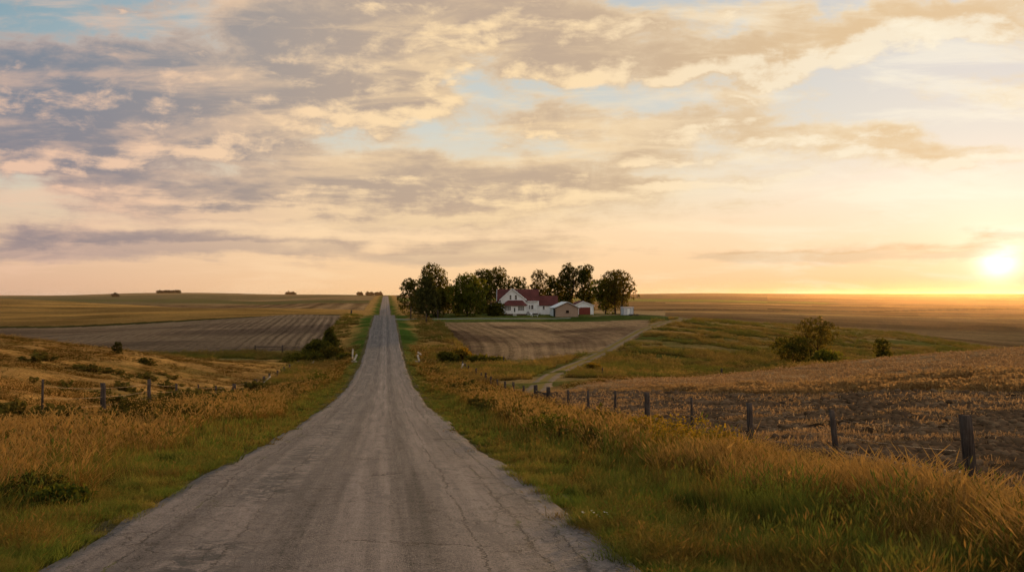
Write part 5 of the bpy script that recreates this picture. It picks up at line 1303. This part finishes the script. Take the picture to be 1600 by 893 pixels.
def fence(name, posts, offs, label, lean):
    g = np.random.default_rng(77)
    x0 = offs / RCOS - .5
    info = []
    for (px, top, w, dpx) in posts:
        d = x0 / ((px - 800) / F + RA); x = PXD(px, d); z = hz(x, d); zt = (462 - top) / F * d
        zt = max(zt, z + .75); info.append((x, d, z, zt, w / F * d / 2, dpx / F * d))
    root = empty(name, (info[0][0], info[0][1], info[0][2]), label=label, cat='fence'); o0 = Vector(root.location)
    tops = []
    for (x, y, z, zt, r, lx) in info:
        mb = MB(); p = Vector((x - lx * .4, y, z - .35)) - o0; t = Vector((x + lx * .6, y + g.normal(0, .04), zt)) - o0
        post_mesh(mb, p, t, max(r, .032), g); mb.build('post', Mpost, root, smooth_=True); tops.append((p, t, zt - z))
    for i in range(len(tops) - 1):
        mb = MB()
        for fr in (.86, .62, .40):
            (pa, ta, ha), (pb, tb, hb) = tops[i], tops[i + 1]
            A = pa.lerp(ta, fr); B_ = pb.lerp(tb, fr); n = 5; q = A
            for k in range(1, n + 1):
                s = A.lerp(B_, k / n); s.z -= .05 * math.sin(PI * k / n); mb.tube(q, s, .005, .005, 4, cap=False); q = s
        mb.build('wire', Mwire, root)
    return root, info, tops
RP = [(1515,648,19,-12),(1305,640,9,-9),(1172,628,9.5,-5),(1080,620,4,-2),(1012,613,8.5,-3),(961,610,4,0),(919,610,4,-1),(888,609,4,-1),(857,604,6.5,-1),(837,601,6.5,-.5),(818,603,3.4,0),(802,596,4,0),(789,595,3.6,0),
      (777,593,3,0),(767,589,3,0),(759,582,3.4,0),(752,584,2.4,0),(744,575,3,0),(738,575,2.6,0),(732,571,2.6,0),(727,568,2.6,0),(723,564,2.6,0)]
fr_, inf_, tp_ = fence('fence', RP, 11.0, 'wire fence with leaning dark wooden posts along the ploughed field right of the road', 0)
a, b = tp_[8], tp_[9]
mb = MB(); A = a[0].lerp(a[1], .62); B_ = b[0].lerp(b[1], .66); mb.tube(A, B_, .07, .06, 8); mb.build('brace_rail', Mpost, fr_)
LP = [(67,592,3.5,1),(162,598,8,-1),(234,592,5.5,0),(277,598,3.6,0),(310,600,2.6,0),(338,602,3.2,0),(366,599,6,0),(385,597,3,0),(400,593,5,0),(413,590,4.4,0),(421,583,3,0),(434,580,2.8,0),(444,576,2.8,0),(453,573,2.8,0),(461,569,2.4,0),(467,564,2.6,0)]
fl_, infl, tpl = fence('fence', LP, -13.0, 'wire fence with uneven dark posts across the grassy hillside left of the road', 0)
a = tpl[9]; mb = MB(); B_ = a[0].lerp(a[1], .80); mb.tube(B_ + Vector((.05, -.12, -.45)), B_ + Vector((.75, -.12, .22)), .075, .07, 6); mb.build('brace_board', Mpale, fl_)
a = tpl[-1]; mb = MB(); B_ = a[0].lerp(a[1], .5) + Vector((1.6, .3, .1)); mb.tube(B_ + Vector((.0, 0, -.5)), B_ + Vector((.75, 0, .25)), .07, .06, 6); mb.build('leaning_board', Mpale, fl_)

def lone_post(name, px, d, h, w, label, mat=None, lean=0.0, cat='post', group=None):
    x = PXD(px, d); z = hz(x, d); root = MB(); g = np.random.default_rng(int(px)); r = w / F * d / 2
    post_mesh(root, (0, 0, -.3), (lean, 0, h), r, g); o = root.build(name, mat or Mpost, None, smooth_=True); o.location = (x, d, z)
    return tag(o, label, cat, group)
lone_post('wooden_post', 549, 262, 1.5, 2.6, 'dark corner post at the top of the rise left of the road crest')
lone_post('wooden_post', 787, 124, 1.05, 2.4, 'lone dark post at the near edge of the row field')
lone_post('wooden_post', 941, 92, .95, 2.2, 'lone short post in the grass right of the dirt track')
lone_post('wooden_post', 1127, 85, .8, 3.0, 'short dark stump on the grassy crest edge of the right field')
lone_post('driveway_post', 666, 206, 2.3, 1.6, 'thin tall post at the corner of the row field below the driveway')
lone_post('driveway_post', 642, 224, 3.4, 1.6, 'slim pole on the lawn between the road and the leftmost farm tree')
lone_post('driveway_post', 684, 224, 2.4, 2.0, 'thin post on the lawn behind the driveway right of the cone shaped tree')
def field_gate():
    d = 150.0; root = empty('field_gate', (PXD(399, d), d, hz(PXD(399, d), d)), label='long single rail gate between two dark posts at the edge of the grey field', cat='gate'); o0 = Vector(root.location); g = np.random.default_rng(4)
    pts = []
    for px in (399, 441.5):
        x = PXD(px, d); z = hz(x, d); m = MB(); post_mesh(m, Vector((x, d, z - .3)) - o0, Vector((x, d, z + 1.35)) - o0, .12, g); m.build('post', Mpost, root, smooth_=True); pts.append(Vector((x, d, z)) - o0)
    m = MB(); m.tube(pts[0] + Vector((0, -.1, 1.05)), pts[1] + Vector((0, -.1, 1.0)), .075, .075); m.build('rail', Mpost, root)
    m = MB(); m.tube(pts[1] + Vector((0, 0, 1.05)), pts[1] + Vector((2.9, 1.5, .85)), .04, .04); m.build('wire', Mpost, root)
field_gate()
def marker(px, d, parts, label):
    x = PXD(px, d); z = hz(x, d); root = empty('culvert_marker', (x, d, z), label=label, cat='marker board', group='pale boards marking the creek culvert')
    for (dx, h0, dx2, h1, w) in parts:
        m = MB(); a_ = Vector((dx, 0, h0)); b_ = Vector((dx2, 0, h1)); ax = (b_ - a_).normalized(); s = Vector((ax.z, 0, -ax.x)) * w / 2
        m.slab([a_ - s, a_ + s, b_ + s, b_ - s], .05); m.build('board', Mpale, root)
marker(551.0, 122, [(0, .2, .05, 1.65, .22)], 'upright white board left of the road at the creek culvert')
marker(554.5, 117, [(-.25, -.1, .32, 1.15, .26), (-.45, .15, .3, .12, .22)], 'leaning white boards nearest the asphalt left of the road at the culvert')
marker(655, 120, [(.1, -.1, -.22, 1.15, .26), (-.62, .12, .1, .1, .30)], 'leaning grey white boards right of the road at the culvert')
marker(655.5, 130, [(-.3, .9, .3, .5, .25)], 'small pale board behind the leaning one right of the road')
marker(724, 107.0, [(-.28, .55, -.02, 1.15, .22)], 'pale board nailed to the last post of the right fence')
def haze():
    m, nt = material('haze')
    v = nt.n('ShaderNodeVolumeScatter', {'Color': (1.0, .60, .28), 'Density': 0.00012, 'Anisotropy': 0.78})
    nt.n('ShaderNodeOutputMaterial', {'Volume': v.outputs[0]})
    mb = MB(); mb.box(-2600, 2600, 300, 1750, -60, 7); o = mb.build('haze', m); tag(o, kind='structure', label='thin golden evening haze over the far fields')
haze()
